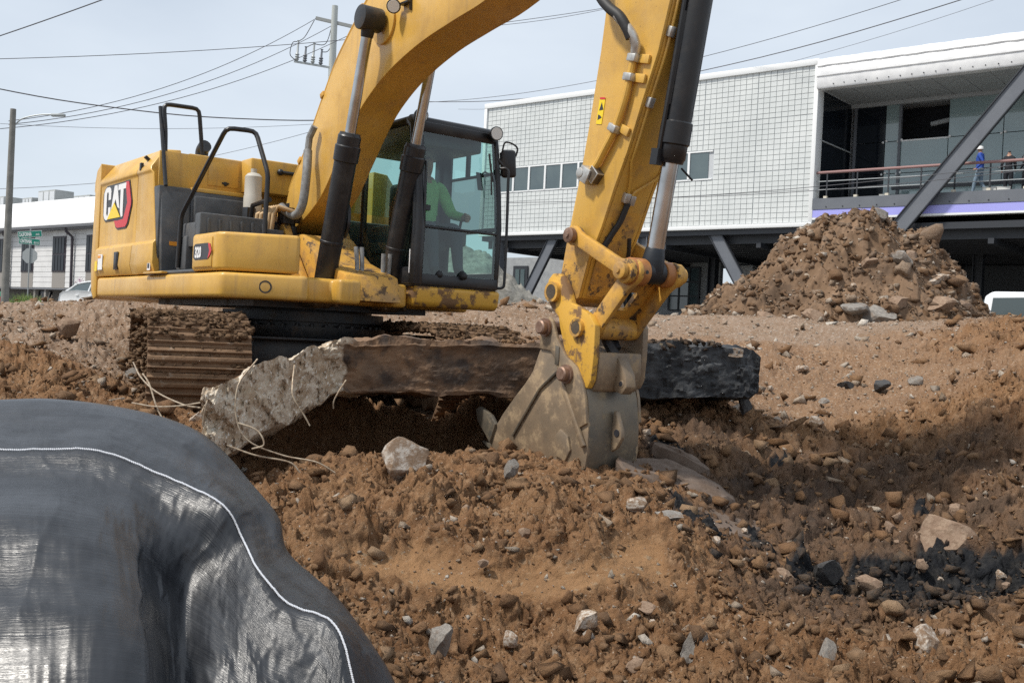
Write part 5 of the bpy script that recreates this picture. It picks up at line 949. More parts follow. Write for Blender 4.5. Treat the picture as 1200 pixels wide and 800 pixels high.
# ---------------------------------------------------------------- operator cab
def cab():
    x0, x1, xt, y0, y1, z0, z1 = -.30, 1.50, 1.36, .36, 1.34, 1.31, 2.88
    fr = MB()
    def post(a, c, w_=.05, d_=.05):
        a = Vector(a); c = Vector(c); t = (c-a); L_ = t.length; R = t.to_track_quat('Z', 'Y').to_matrix(); fr.box((a+c)/2, (w_, d_, L_), R)
    fl = [(x1, y0), (x1, y1)]
    def xf(z): return x1-.14*max(0, (z-1.9)/.98)**1.3 if z > 1.9 else x1-.02*(1.9-z)/.6
    # front posts follow the raked windscreen
    for y, wd_ in ((y0+.045, .105), (y1-.03, .06)):
        Z = [z0, 1.6, 1.9, 2.2, 2.5, 2.7, 2.80]; fr.tube([(xf(z)-.03, y, z) for z in Z]+[(xt-.10, y, 2.86)], wd_*.62, 8)
    for y in (y0+.04, y1-.04): post((x0+.05, y, z0), (x0+.08, y, z1-.04), .10, .08); post((.42, y, z0), (.42, y, z1-.05), .06, .05)
    fr.tube([(xt-.05, y0+.03, z1-.035), (xt-.05, y1-.03, z1-.035)], .05, 8); fr.box((xt+.0, (y0+y1)/2, z1-.09), (.05, y1-y0-.06, .10), (0, .2, 0))
    for y in (y0+.03, y1-.03): fr.tube([(x0+.05, y, z1-.05), (xt-.06, y, z1-.03)], .045, 8)
    fr.tube([(x0+.07, y0, z1-.05), (x0+.07, y1, z1-.05)], .045, 8)
    for y in (y0+.03, y1-.03): fr.bx(x0, x1-.03, y-.03, y+.03, z0, z0+.16)
    fr.bx(x1-.055, x1-.005, y0+.02, y1-.02, z0, z0+.10); fr.bx(x0, x0+.07, y0, y1, z0, 1.95); fr.bx(x1-.04, x1+.0, y0+.05, y1-.05, 1.835, 1.862)
    fr.bx(x0, x1-.04, y0+.01, y1-.01, z0-.02, z0+.03)
    c = fr.build('cab', M['black_paint'], ex, bevel=.010)
    b = MB(); b.prism([(x0+.02, y0+.04), (x0+.02, y1-.04), (xt-.05, y1-.04), (xt-.05, y0+.04)], z1-.02, z1+.02, 'z'); b.build('cab_roof', M['black_paint'], c, bevel=.02)
    b = MB(); b.prism([(.95, 1.15), (1.42, 1.10), (1.47, 1.14), (1.49, 1.28), (1.45, 1.305), (.5, 1.305), (.5, 1.15)], .40, 1.36); b.build('cab_sill', M['yellow_muddy'], c, bevel=.025, seg=3)
    b = MB(); b.box((1.445, .47, 1.255), (.01, .09, .05), (0, 0, 0)); b.build('sill_sticker', M['white_print'], c)
    # glass
    def pane(name, P, m_='cab_glass'):
        b = MB(); b.add(P, [tuple(range(len(P)))]); return b.build(name, M[m_], c, smooth=0)
    g = MB(); Z = [1.865, 2.1, 2.3, 2.5, 2.65, 2.78]; n = len(Z)
    g.add([(xf(z)-.012, y, z) for z in Z for y in (y0+.07, y1-.06)], [(2*i, 2*i+1, 2*i+3, 2*i+2) for i in range(n-1)]); g.build('windscreen', M['cab_glass'], c)
    pane('lower_window', [(x1-.02, y0+.07, z0+.10), (x1-.02, y1-.06, z0+.10), (x1-.02, y1-.06, 1.835), (x1-.02, y0+.07, 1.835)])
    for y in (y0+.015, y1-.015):
        if y < 1: pane('side_window', [(.46, y, z0+.17), (1.42, y, z0+.17), (1.36, y, 2.3), (1.26, y, 2.80), (.46, y, 2.80)])
        else:
            pane('door_upper_window', [(.46, y, 2.47), (1.33, y, 2.47), (1.26, y, 2.80), (.46, y, 2.80)]); pane('door_middle_window', [(.46, y, 1.92), (1.42, y, 1.92), (1.34, y, 2.445), (.46, y, 2.445)], 'door_glass'); pane('door_lower_window', [(.46, y, z0+.17), (1.44, y, z0+.17), (1.42, y, 1.88), (.46, y, 1.88)])
            b = MB(); b.bx(.42, 1.38, y-.02, y+.02, 2.445, 2.47); b.bx(.42, 1.43, y-.025, y+.02, 1.88, 1.92); b.bx(.86, .90, y-.02, y+.02, 2.47, 2.8); b.bx(.30, .60, y-.03, y+.0, 1.4, 2.82); b.build('door_frame', M['black_paint'], c, bevel=.005)
        pane('side_window', [(-.18, y, 1.75), (.38, y, 1.75), (.38, y, 2.80), (-.18, y, 2.80)])
    pane('rear_window', [(x0+.06, y0+.08, 2.10), (x0+.06, y1-.08, 2.10), (x0+.08, y1-.08, 2.78), (x0+.08, y0+.08, 2.78)])
    # inside: seat, consoles, screen, headliner
    b = MB(); b.bx(.58, .98, .62, 1.06, 1.66, 1.80); b.bx(.50, .64, .62, 1.06, 1.72, 2.34); b.bx(.51, .62, .72, .96, 2.34, 2.54); b.bx(.58, .92, .66, 1.02, 1.34, 1.66); st = b.build('seat', M['black_rubber'], c, bevel=.05, seg=3)
    b = MB(); b.bx(.45, 1.08, .46, .60, 1.62, 1.90); b.bx(.45, 1.05, 1.10, 1.24, 1.74, 1.90); b.bx(x0+.08, .1, y0+.06, y1-.06, 1.35, 1.98); b.build('console', M['grey_plastic'], c, bevel=.03)
    for y in (.53, 1.17):
        b = MB(); b.tube([(1.0, y, 1.90), (1.03, y, 2.0)], .014, 8); b.ball((1.035, y, 2.03), (.026, .026, .05)); b.build('joystick', M['black_rubber'], c)
    b = MB(); b.box((1.20, .50, 2.22), (.03, .20, .15), (0, -.2, .4)); b.tube([(1.2, .46, 1.5), (1.2, .48, 2.2)], .014, 8); b.build('monitor', M['black_rubber'], c, bevel=.01)
    for y in (.80, .92):
        b = MB(); b.tube([(1.15, y, 1.36), (1.2, y, 1.7), (1.16, y, 2.0)], .011, 8); b.box((1.22, y, 1.42), (.16, .08, .02), (0, -.4, 0)); b.build('travel_lever', M['black_rubber'], c)
    b = MB(); b.bx(.3, 1.25, y0+.08, y1-.08, 2.80, 2.835); b.bx(.1, 1.2, y0+.08, y1-.08, 2.66, 2.80); b.build('headliner', M['grey_plastic'], c, bevel=.02)
    b = MB(); b.box((1.36, 1.14, 2.36), (.012, .07, .18), (0, -.2, .2)); b.tube([(1.35, 1.28, 2.44), (1.36, 1.2, 2.46), (1.37, 1.14, 2.42)], .01, 6); b.build('inner_mirror', M['black_rubber'], c, bevel=.01)
    # wiper
    b = MB(); b.tube([(1.475, 1.16, 2.62), (1.49, 1.17, 2.5), (1.5, 1.2, 2.35)], .010, 6); b.tube([(1.505, 1.165, 2.52), (1.515, 1.18, 2.22)], .008, 6); b.build('wiper', M['black_rubber'], c)
    # lamps on the roof corners
    for (x, y, z) in ((1.36, .41, 2.88), (1.38, 1.26, 2.84)):
        b = MB(); d = Vector((.95, -.15, -.12)); b.lathe([(0, .04), (.03, .06), (.07, .07), (.085, .068)], (x, y, z), d, 18); b.box((x, y, z-.05), (.05, .06, .06)); o = b.build('work_lamp', M['black_paint'], c); b = MB(); b.lathe([(0, .060), (.004, .058)], Vector((x, y, z))+d.normalized()*.084, d, 18); b.build('lamp_lens', M['lens'], c)
    # mirror with its bracket, long grab bar at the outer corner
    b = MB(); b.box((1.44, 1.42, 2.56), (.06, .155, .27), (.12, .1, -.25)); mr = b.build('mirror', M['black_paint'], c, bevel=.03, seg=3)
    b = MB(); b.box((1.405, 1.415, 2.56), (.008, .125, .23), (.12, .1, -.25)); b.build('mirror_glass', M['mirror_glass'], c)
    b = MB(); b.tube(catmull([(1.44, 1.34, 2.68), (1.45, 1.36, 2.76), (1.46, 1.44, 2.76), (1.47, 1.50, 2.72), (1.46, 1.49, 2.64)], 5), .009, 7); b.tube([(1.40, 1.31, 2.60), (1.44, 1.38, 2.52)], .02, 8); b.build('mirror_bracket', M['black_paint'], c)
    b = MB(); b.tube(catmull([(1.46, 1.31, 2.50), (1.52, 1.36, 2.48), (1.52, 1.37, 2.3), (1.52, 1.38, 1.8), (1.52, 1.38, 1.42), (1.51, 1.37, 1.34), (1.46, 1.31, 1.33)], 5), .014, 8); b.build('grab_bar', M['black_paint'], c)
    b = MB(); b.tube([(1.49, .44, 2.45), (1.515, .43, 2.3), (1.52, .43, 1.9), (1.50, .44, 1.8)], .012, 7); b.box((1.50, .46, 2.02), (.05, .06, .05)); b.build('screen_latch', M['black_paint'], c)
    b = MB(); b.prism([(.36, 1.52), (.40, 1.44), (.44, 1.52), (.40, 1.60)], 1.44, 1.445, 'x'); b.box((1.43, .40, 1.52), (.012, .11, .22)); b.build('reflector', [M['white_print']], c, smooth=0)
    return c
cab()

# ---------------------------------------------------------------- people: one skinned body each
SKIN = mat('skin', (.40, .22, .15), .55)
def person(name, label, J, links, radii, zones_, mats, loc, rz, root='pelvis', extras=None, group=None):
    """J joint -> (x,y,z); zones_ maps a joint to a material index; a face takes its nearest bone's zone"""
    me = bpy.data.meshes.new(name); ks = list(J); ix = {k: i for i, k in enumerate(ks)}
    me.from_pydata([J[k] for k in ks], [(ix[a], ix[b_]) for a, b_ in links], [])
    o = bpy.data.objects.new(name, me); COL.objects.link(o); md = o.modifiers.new('skin', 'SKIN'); md.use_smooth_shade = True
    sv = me.skin_vertices[0].data
    for k in ks: sv[ix[k]].radius = radii[k] if isinstance(radii[k], tuple) else (radii[k], radii[k]); sv[ix[k]].use_root = (k == root)
    ss = o.modifiers.new('sub', 'SUBSURF'); ss.levels = 2; ss.render_levels = 2
    dg = bpy.context.evaluated_depsgraph_get(); dg.update(); m2 = bpy.data.meshes.new_from_object(o.evaluated_get(dg)); bpy.data.objects.remove(o)
    m2.materials.clear()
    for m_ in mats: m2.materials.append(m_)
    seg = [(Vector(J[a]), Vector(J[b_]), zones_[(a, b_)]) for a, b_ in links]
    for p in m2.polygons:
        best = min(seg, key=lambda s: (p.center-(s[0]+(s[1]-s[0])*max(0, min(1, (p.center-s[0]).dot(s[1]-s[0])/max(1e-6, (s[1]-s[0]).length_squared))))).length)
        p.material_index = best[2]; p.use_smooth = True
    o = link('person', m2, None); o.location = loc; o.rotation_euler = (0, 0, rz); tag(o, label, 'person', group)
    return o
def standing(label, loc, rz, shirt, trousers, hair=None, hat=None, stride=.22, h=1.76, arms=.1, group=None):
    k = h/1.76
    J = dict(pelvis=(0, 0, .93), waist=(0, 0, 1.08), chest=(0.01, 0, 1.30), neck0=(0.0, 0, 1.46), neck=(.01, 0, 1.53), head=(.03, 0, 1.63), crown=(.02, 0, 1.72), nose=(.115, 0, 1.62),
             shl=(0, .17, 1.42), ell=(-.10-arms, .22, 1.16), wrl=(.06, .24, .95), hal=(.10, .24, .87), shr=(0, -.17, 1.42), elr=(arms-.05, -.22, 1.15), wrr=(arms+.16, -.20, 1.0), har=(arms+.23, -.19, .95),
             hil=(0, .09, .88), knl=(stride*.55, .10, .50), anl=(stride*.8, .10, .09), tol=(stride*.8+.17, .11, .03), hir=(0, -.09, .88), knr=(-stride*.1, -.10, .49), anr=(-stride*1.1, -.10, .12), tor=(-stride*1.1+.16, -.11, .03))
    J = {a: tuple(c*k for c in v) for a, v in J.items()}
    Ls = [('pelvis', 'waist'), ('waist', 'chest'), ('chest', 'neck0'), ('neck0', 'neck'), ('neck', 'head'), ('head', 'crown'), ('head', 'nose'), ('neck0', 'shl'), ('shl', 'ell'), ('ell', 'wrl'), ('wrl', 'hal'), ('neck0', 'shr'), ('shr', 'elr'), ('elr', 'wrr'), ('wrr', 'har'),
          ('pelvis', 'hil'), ('hil', 'knl'), ('knl', 'anl'), ('anl', 'tol'), ('pelvis', 'hir'), ('hir', 'knr'), ('knr', 'anr'), ('anr', 'tor')]
    R = dict(pelvis=(.13, .11), waist=(.14, .11), chest=(.17, .12), neck0=.09, neck=.055, head=(.078, .095), crown=(.055, .07), nose=.016, shl=.075, ell=.052, wrl=.036, hal=.036, shr=.075, elr=.052, wrr=.036, har=.036, hil=.105, knl=.07, anl=.048, tol=.035, hir=.105, knr=.07, anr=.048, tor=.035)
    Z = {}
    for l_ in Ls:
        a, b_ = l_; z = 0
        if b_ in ('neck', 'head', 'nose', 'hal', 'har'): z = 1
        if b_ == 'crown': z = 4
        if b_ in ('hil', 'knl', 'anl', 'hir', 'knr', 'anr'): z = 2
        if b_ in ('tol', 'tor'): z = 3
        Z[l_] = z
    o = person('person', label, J, Ls, R, Z, [shirt, SKIN, trousers, M['black_rubber'], hair or SKIN], loc, rz, group=group)
    if hat:
        b = MB(); b.lathe([(-.02, .125), (0, .118), (.05, .115), (.09, .085), (.11, .03)], (.025*k, 0, 1.655*k), (0, 0, 1), 18); b.prism([(.10, -.08), (.175, -.06), (.19, 0), (.175, .06), (.10, .08)], 1.635*k, 1.65*k, 'z'); b.build('hard_hat', hat, o)
    return o
def operator():
    hv = mat('hi_vis_green_cloth', (.30, .62, .22), .8, col2=(.22, .50, .16), scale=12, bump=.3, bscale=12)
    J = dict(pelvis=(0, 0, .10), waist=(-.02, 0, .25), chest=(0, 0, .45), neck0=(.0, 0, .60), neck=(.02, 0, .67), head=(.05, 0, .77), crown=(.035, 0, .86), nose=(.135, 0, .76),
             shl=(0, .18, .55), ell=(.10, .27, .30), wrl=(.33, .30, .25), hal=(.42, .30, .25), shr=(0, -.18, .55), elr=(.12, -.27, .32), wrr=(.34, -.28, .26), har=(.42, -.27, .25),
             hil=(.05, .09, .08), knl=(.48, .13, .12), anl=(.58, .13, -.30), tol=(.74, .13, -.36), hir=(.05, -.09, .08), knr=(.48, -.13, .12), anr=(.58, -.13, -.30), tor=(.74, -.13, -.36))
    Ls = [('pelvis', 'waist'), ('waist', 'chest'), ('chest', 'neck0'), ('neck0', 'neck'), ('neck', 'head'), ('head', 'crown'), ('head', 'nose'), ('neck0', 'shl'), ('shl', 'ell'), ('ell', 'wrl'), ('wrl', 'hal'), ('neck0', 'shr'), ('shr', 'elr'), ('elr', 'wrr'), ('wrr', 'har'), ('pelvis', 'hil'), ('hil', 'knl'), ('knl', 'anl'), ('anl', 'tol'), ('pelvis', 'hir'), ('hir', 'knr'), ('knr', 'anr'), ('anr', 'tor')]
    R = dict(pelvis=(.15, .13), waist=(.15, .13), chest=(.18, .13), neck0=.09, neck=.058, head=(.08, .098), crown=(.058, .072), nose=.016, shl=.078, ell=.058, wrl=.04, hal=.038, shr=.078, elr=.058, wrr=.04, har=.038, hil=.11, knl=.075, anl=.05, tol=.038, hir=.11, knr=.075, anr=.05, tor=.038)
    Z = {}
    for l_ in Ls:
        b_ = l_[1]; Z[l_] = 1 if b_ in ('neck', 'head', 'nose', 'hal', 'har') else 4 if b_ == 'crown' else 2 if b_ in ('hil', 'knl', 'anl', 'hir', 'knr', 'anr') else 3 if b_ in ('tol', 'tor') else 0
    a = MB_HEAD; fx = Vector((math.cos(a), math.sin(a), 0)); fy = Vector((-math.sin(a), math.cos(a), 0)); P = Vector((-2.12, 10.58, 0))+fx*.80+fy*.86+Vector((0, 0, 1.76))
    o = person('person', 'operator in a bright green shirt seated inside the excavator cab', J, Ls, R, Z, [hv, SKIN, mat('work_trousers', (.03, .035, .05), .85), M['black_rubber'], mat('dark_hair', (.03, .02, .015), .7)], P, a-.12)
    for s in (-1, 1):      # gripping fingers
        for k in range(4):
            b = MB(); z = .262-.018*k; b.tube(catmull([(.42, s*.285, z), (.455, s*.28, z), (.468, s*.262, z-.004), (.455, s*.245, z-.006)], 3), [.009]*9+[.007], 6); b.build('finger', SKIN, o)
        b = MB(); b.tube([(.41, s*.26, .275), (.435, s*.245, .28), (.455, s*.25, .275)], .010, 6); b.build('thumb', SKIN, o)
operator()
# ---------------------------------------------------------------- white panelled building (local x along the street, y into the building)
BR = math.atan2(-.637, .771); P0 = Vector((11.6, 40., 0)); BU = Vector((.771, -.637, 0)); BN = Vector((.637, .771, 0))
M['steel_grey'] = mat('grey_steel_paint', (.14, .15, .17), .5, col2=(.12, .13, .15), scale=1.2)
M['steel_dark'] = mat('dark_steel_paint', (.03, .033, .04), .5)
M['panel_white'] = mat('white_glazed_panel', (.68, .70, .69), .35, col2=(.57, .595, .59), scale=.45, spread=(.35, .65), bump=.05, bscale=2)
M['joint_grey'] = mat('grey_joint', (.50, .52, .54), .7)
M['trim_white'] = mat('white_trim', (.78, .79, .79), .4)
M['membrane'] = mat('white_roof_membrane', (.80, .80, .80), .5, col2=(.70, .70, .71), scale=2.5, bump=.5, bscale=3)
M['window_glass'] = mat('grey_window_glass', (.07, .10, .11), .04, spec=1.0, col2=(.10, .135, .14), scale=.6)
M['curtain_glass'] = mat('sky_toned_curtain_glass', (.22, .30, .31), .05, spec=.9, col2=(.27, .35, .355), scale=.5)  # teal-grey base carries the reflected sky in its colour
M['dark_glass'] = mat('dark_glass', (.01, .013, .018), .06, spec=.25)
M['room_dark'] = mat('dark_room', (.018, .02, .026), .9)
M['soffit'] = mat('grey_soffit', (.36, .38, .39), .7)
M['film'] = mat('lavender_film', (.36, .36, .78), .35)
M['rail_red'] = mat('primer_red_rail', (.30, .17, .16), .6)
M['brick_pale'] = mat('pale_grey_brick', (.34, .35, .355), .85, col2=(.27, .28, .29), scale=3, bump=.3, bscale=12)
M['concrete'] = mat('floor_concrete', (.26, .26, .25), .85)
def beam(mb, a, c, w_, h_, mi=0, up=(0, 1, 0)):
    """I-section from a to c: web in the plane across `up`, flanges facing +-side"""
    a = Vector(a); c = Vector(c); t = (c-a).normalized(); n_ = Vector(up); s = t.cross(n_).normalized(); R = Matrix((s, n_, t)).transposed(); L_ = (c-a).length; m_ = (a+c)/2
    mb.box(m_, (w_-.04, .05, L_), R, mi)
    for k in (-1, 1): mb.box(m_+s*(w_/2)*k, (.035, h_, L_), R, 1)
wb = thing('panel_building', 'white gridded panel building raised on grey steel columns and braces', 'building', P0, BR)
def white_building():
    X0, X1, Z0, Z1 = -17.35, -.42, 5.66, 11.93
    b = MB(); b.bx(X0+.05, X1-.05, .06, .5, Z0+.05, Z1-.1); fw = b.build('facade_wall', M['joint_grey'], wb)
    # glazed tiles, about 26 x 21 cm, set proud of their joints
    t = MB(); nc, nr = 63, 29; cw = (X1-X0-.2)/nc; ch = (Z1-Z0-.2)/nr; rg = random.Random(2)
    for i in range(nc):
        for j in range(nr):
            x = X0+.1+i*cw; z = Z0+.1+j*ch
            if X0 < x+cw/2 < -4.75 and 7.62 < z+ch/2 < 8.92 and x+cw/2 > -16.55: continue
            g = .016 if i % 9 else .03; g2 = .014 if j % 10 else .026; p = rg.uniform(.0, .012)
            t.bx(x+g, x+cw-.006, .03-p, .07, z+g2, z+ch-.006)
    t.build('facade_tiles', M['panel_white'], wb, smooth=0, kind='stuff')
    for z0, z1, nm in ((Z1-.10, Z1+.14, 'coping'), (Z0-.06, Z0+.10, 'drip_edge')): b = MB(); b.bx(X0-.1, X1+.06, -.06, .55, z0, z1); b.build(nm, M['trim_white'], wb, bevel=.01)
    for x in (X0-.1, X1-.09): b = MB(); b.bx(x, x+.17, -.05, .52, Z0+.1, Z1-.1); b.build('corner_trim', M['trim_white'], wb, bevel=.01)
    # ribbon of windows
    b = MB(); b.bx(-16.5, -4.8, .0, .06, 7.66, 7.72); b.bx(-16.5, -4.8, .0, .06, 8.82, 8.88); b.build('window_band', M['trim_white'], wb)
    n = 12; w_ = (16.4-4.95)/n
    for k in range(n):
        x = -16.4+k*w_; b = MB(); b.bx(x+.05, x+w_-.05, .03, .045, 7.72, 8.82); o = b.build('window', M['window_glass'], wb); b = MB()
        b.bx(x-.05, x+.05, -.02, .05, 7.72, 8.82); b.build('window_frame', M['trim_white'], o)
    # building mass
    b = MB(); b.bx(X0, X1, .5, 14, Z0, Z1-.2); b.bx(X1, 22, 6.5, 14, 5.9, Z1-.2); b.build('upper_storey', M['joint_grey'], wb)
    b = MB(); b.bx(X0, 22, .1, 14, 5.38, 5.62); b.build('deck_underside', M['steel_dark'], wb)
    for k in range(14): y = .6+k*.95; b = MB(); b.bx(X0, 22, y, y+.12, 5.05, 5.38); b.build('ceiling_beam', M['steel_dark'], wb)
    for k in range(9): x = -16+k*4.4; b = MB(); b.bx(x, x+.2, .3, 13.5, 4.85, 5.05); b.build('ceiling_beam', M['steel_dark'], wb)
    # braces and columns
    def col(x, y, z1=5.5, w_=.45, m_='steel_grey'):
        b = MB(); b.bx(x-w_/2, x+w_/2, y-.02, y+.02, .5, z1); b.bx(x-w_/2-.02, x-w_/2+.02, y-.2, y+.2, .5, z1); b.bx(x+w_/2-.02, x+w_/2+.02, y-.2, y+.2, .5, z1); b.build('column', M[m_], wb)
    col(-.78, .25); col(-8.1, .3); col(-16.4, .3); col(7.9, .3, 5.6)
    for x in (-13, -8.1, -4.5, 0, 4, 8, 12): col(x, 6.5, 5.1, .35, 'steel_dark')
    def brace(a, c, w_=.5, h_=.16):
        b = MB(); beam(b, a, c, w_, h_); b.build('brace', [M['steel_grey'], M['steel_dark']], wb)
    brace((-12.95, .25, 5.6), (-15.75, .25, .6)); brace((-4.75, .25, 5.62), (-1.6, .25, .6)); brace((-.6, -.35, .8), (8.05, -.35, 11.55), .56, .18)
    # wall at the back of the open ground floor
    b = MB(); b.bx(-30, -9.6, 10, 10.3, .4, 5.5); bw = b.build('ground_floor_wall', M['brick_pale'], wb)
    for x, x2, z, z2 in ((-12.55, -10.75, 2.6, 4.85), (-15.2, -13.4, 2.6, 4.85)):
        b = MB(); b.bx(x, x2, 9.93, 9.98, z, z2); o = b.build('window', M['window_glass'], wb); b = MB(); W3 = x2-x
        for k in range(4): b.bx(x+W3*k/3-.04, x+W3*k/3+.04, 9.88, 9.95, z, z2)
        for k in range(4): b.bx(x, x2, 9.885, 9.955, z+(z2-z)*k/3-.035, z+(z2-z)*k/3+.035)
        b.build('window_frame', M['steel_dark'], o)
    b = MB(); b.bx(-23.4, -22.3, 9.9, 9.98, .8, 5.0); d = b.build('door', M['steel_dark'], wb); b = MB(); b.bx(-23.2, -22.9, 9.87, 9.9, 1.2, 4.8); b.bx(-22.8, -22.5, 9.87, 9.9, 1.2, 4.8); b.build('door_pane', M['window_glass'], d)
    b = MB(); b.box((-24.3, 9.9, 5.0), (.18, .3, .3)); b.build('wall_lamp', M['trim_white'], wb); b = MB(); b.box((-18.3, 9.94, 5.25), (.5, .1, .5)); b.build('wall_vent', M['trim_white'], wb)
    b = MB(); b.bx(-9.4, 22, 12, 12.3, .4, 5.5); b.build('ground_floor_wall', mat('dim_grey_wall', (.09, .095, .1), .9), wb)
    b = MB(); b.bx(-9.2, -8.5, 11.4, 11.9, .4, 5.2); b.build('bright_gap_strip', M['trim_white'], wb)  # white strip added to stand in for a bright gap beside the wall
    for x in (1.5, 6.0, 8.6): b = MB(); b.bx(x, x+.9, 11.94, 11.99, .5, 3.2); b.build('door', M['room_dark'], wb)
    b = MB(); b.bx(9.5, 11, 11.94, 11.99, 2.6, 4.4); b.build('window', M['dark_glass'], wb)
    # terrace floor, edge beam and film strip
    b = MB(); b.bx(X1+.06, 22, .1, 6.5, 6.2, 6.62); b.build('terrace_floor', M['concrete'], wb)
    b = MB(); b.bx(X1+.06, 22, -.05, .1, 6.235, 6.66); eb = b.build('edge_beam', M['steel_grey'], wb)
    for k in range(16):
        x = .2+k*.65; b = MB(); b.cyl((x, -.07, 6.33), (x, -.05, 6.33), .025, 8); b.build('bolt', M['steel_dark'], eb)
    b = MB(); b.bx(X1+.05, 22, -.03, .3, 5.93, 6.225); b.build('film_strip', M['film'], wb); b = MB(); b.bx(X1+.05, 22, -.04, .32, 5.85, 5.925); b.build('strip_edge', M['trim_white'], wb)
    # glass wall of the terrace, a missing pane, spider fittings
    GY = 3.5; ZF, ZM, ZC_ = 6.62, 9.34, 10.93; cuts = [-.2, 1.02, 1.62, 3.48, 5.48, 7.48, 9.48, 11.5]
    b = MB(); b.bx(-.35, 22, GY+1.6, GY+1.8, ZF, ZC_); b.bx(-.35, 22, GY+.3, GY+1.7, ZF, ZF+.03); b.build('inner_room', M['room_dark'], wb)
    for i in range(len(cuts)-1):
        xa, xb = cuts[i], cuts[i+1]
        for j, (za, zb) in enumerate(((ZF, 8.05), (8.05, ZM), (ZM, ZC_))):
            if i == 2 and j == 2: continue                                   # opening without glass
            b = MB(); b.bx(xa+.015, xb-.015, GY, GY+.03, za+.015, zb-.015); b.build('glass_pane', M['dark_glass' if i == 0 else 'curtain_glass'], wb)  # end panes coloured dark for the reflected interior, the rest for reflected sky
    ft = MB()
    for x in cuts[1:-1]:
        for z in (8.05, ZM):
            b = MB(); b.ball((x+.07, GY-.03, z+.03), .055, 10, 6); b.ball((x-.07, GY-.03, z-.02), .05, 10, 6); b.build('glass_clamp', M['trim_white'], wb)
    for x in (-.2, 1.62): b = MB(); b.bx(x-.05, x+.05, GY-.08, GY+.06, ZF, ZC_); b.build('mullion', M['steel_grey'], wb)
    b = MB(); b.bx(1.62, 3.5, GY-.03, GY+.05, ZM-.04, ZM+.02); b.build('transom', M['trim_white'], wb)
    b = MB(); b.cyl((2.6, GY+.7, 10.05), (3.6, GY+.5, 10.15), .10, 12); b.build('duct', M['soffit'], wb)
    b = MB(); b.bx(-.5, -.40, .1, GY, ZF, ZC_); b.build('return_wall', M['dark_glass'], wb); b = MB(); b.tube([(-.36, .3, 9.0), (-.36, GY, 9.0)], .03, 6); b.build('wall_rail', M['soffit'], wb)
    # ceiling of soffit panels
    b = MB(); b.bx(X1, 22, .05, GY+1.7, 10.97, 11.1); b.build('ceiling', M['joint_grey'], wb)
    for i in range(14):
        for j in range(3):
            x = -.3+i*1.0; y = .12+j*1.12; b = MB(); b.bx(x+.02, x+.97, y+.02, y+1.09, 10.945, 10.972); b.build('soffit_panel', M['soffit'], wb)
    b = MB(); b.bx(X1, 22, GY-.12, GY+.1, 10.80, 10.95); b.build('head_beam', M['soffit'], wb)
    # wrapped roof edge
    P = [(-.12, 10.86), (-.16, 10.92), (-.15, 11.30), (-.19, 11.34), (-.19, 11.62), (-.15, 11.68), (-.20, 11.73), (-.16, 11.98), (-.05, 12.03), (.4, 12.02), (.4, 10.9)]
    b = MB(); n = 120; k = len(P); vs = []; rg = random.Random(9)
    for i in range(n+1):
        x = X1+.06+i*(22-X1)/n; w1 = .012*math.sin(x*5.3)+.010*math.sin(x*13.7+1)+rg.uniform(-.008, .008)
        vs += [(x, y+(w1 if y < 0 else 0)+(.012*math.sin(x*7+z*9) if 11.2 < z < 12 else 0), z+(w1*.9 if z > 11.6 else w1*.3)) for y, z in P]
    fs = [(i*k+j, i*k+(j+1) % k, (i+1)*k+(j+1) % k, (i+1)*k+j) for i in range(n) for j in range(k)]; b.add(vs, fs); rf = b.build('roof_edge', M['membrane'], wb, smooth=40)
    for i in range(26): b = MB(); b.cyl((.3+i*.42, -.19, 10.99), (.3+i*.42, -.13, 10.99), .022, 6); b.build('fastener', M['steel_dark'], rf)
    b = MB(); b.bx(X1, 22, .4, 14, 11.8, 12.0); b.bx(X0, X1, .5, 14, 11.74, 11.9); b.build('roof', M['membrane'], wb)
    # railing
    b = MB(); b.tube([(X1+.1, .18, 7.68), (12, .18, 7.68)], .055, 10); rl = b.build('railing', M['rail_red'], wb)
    for k in range(11):
        x = .1+k*1.18; b = MB(); b.bx(x-.025, x+.025, .16, .20, 6.66, 7.64); b.build('post', M['steel_dark'], rl); b = MB(); b.box((x, .1, 6.71), (.13, .13, .09)); b.build('post_foot', mat('cream_shoe', (.6, .55, .45), .7) if k == 0 else bpy.data.materials['cream_shoe'], rl)
    for z in (7.02, 7.34): b = MB(); b.tube([(X1+.1, .18, z), (12, .18, z)], .018, 6); b.build('cable', M['soffit'], rl)
    b = MB(); b.bx(2.3, 12, 2.9, 2.95, 6.62, 7.3); b.build('low_screen', M['curtain_glass'], wb); b = MB(); b.bx(1.6, 12, 2.86, 2.98, 7.3, 7.42); b.build('low_screen_cap', M['steel_dark'], wb)
white_building()
def bpos(x, y, z): return P0+BU*x+BN*y+Vector((0, 0, z))
standing('person in blue jacket, jeans and white hard hat walking on the terrace', bpos(5.42, 1.0, 6.62), BR+math.pi, mat('blue_jacket', (.02, .07, .36), .8), mat('light_jeans', (.18, .25, .32), .85), hat=M['trim_white'], stride=.24, h=1.80, arms=.06)
standing('person dressed in black behind the terrace railing', bpos(6.35, 1.1, 6.62), BR+1.7, M['room_dark'], M['room_dark'], hair=M['room_dark'], stride=.1, h=1.62)
standing('person in dark clothes beside the one in black on the terrace', bpos(6.95, 1.2, 6.62), BR+2.2, M['steel_dark'], M['room_dark'], hair=M['room_dark'], stride=.12, h=1.66)
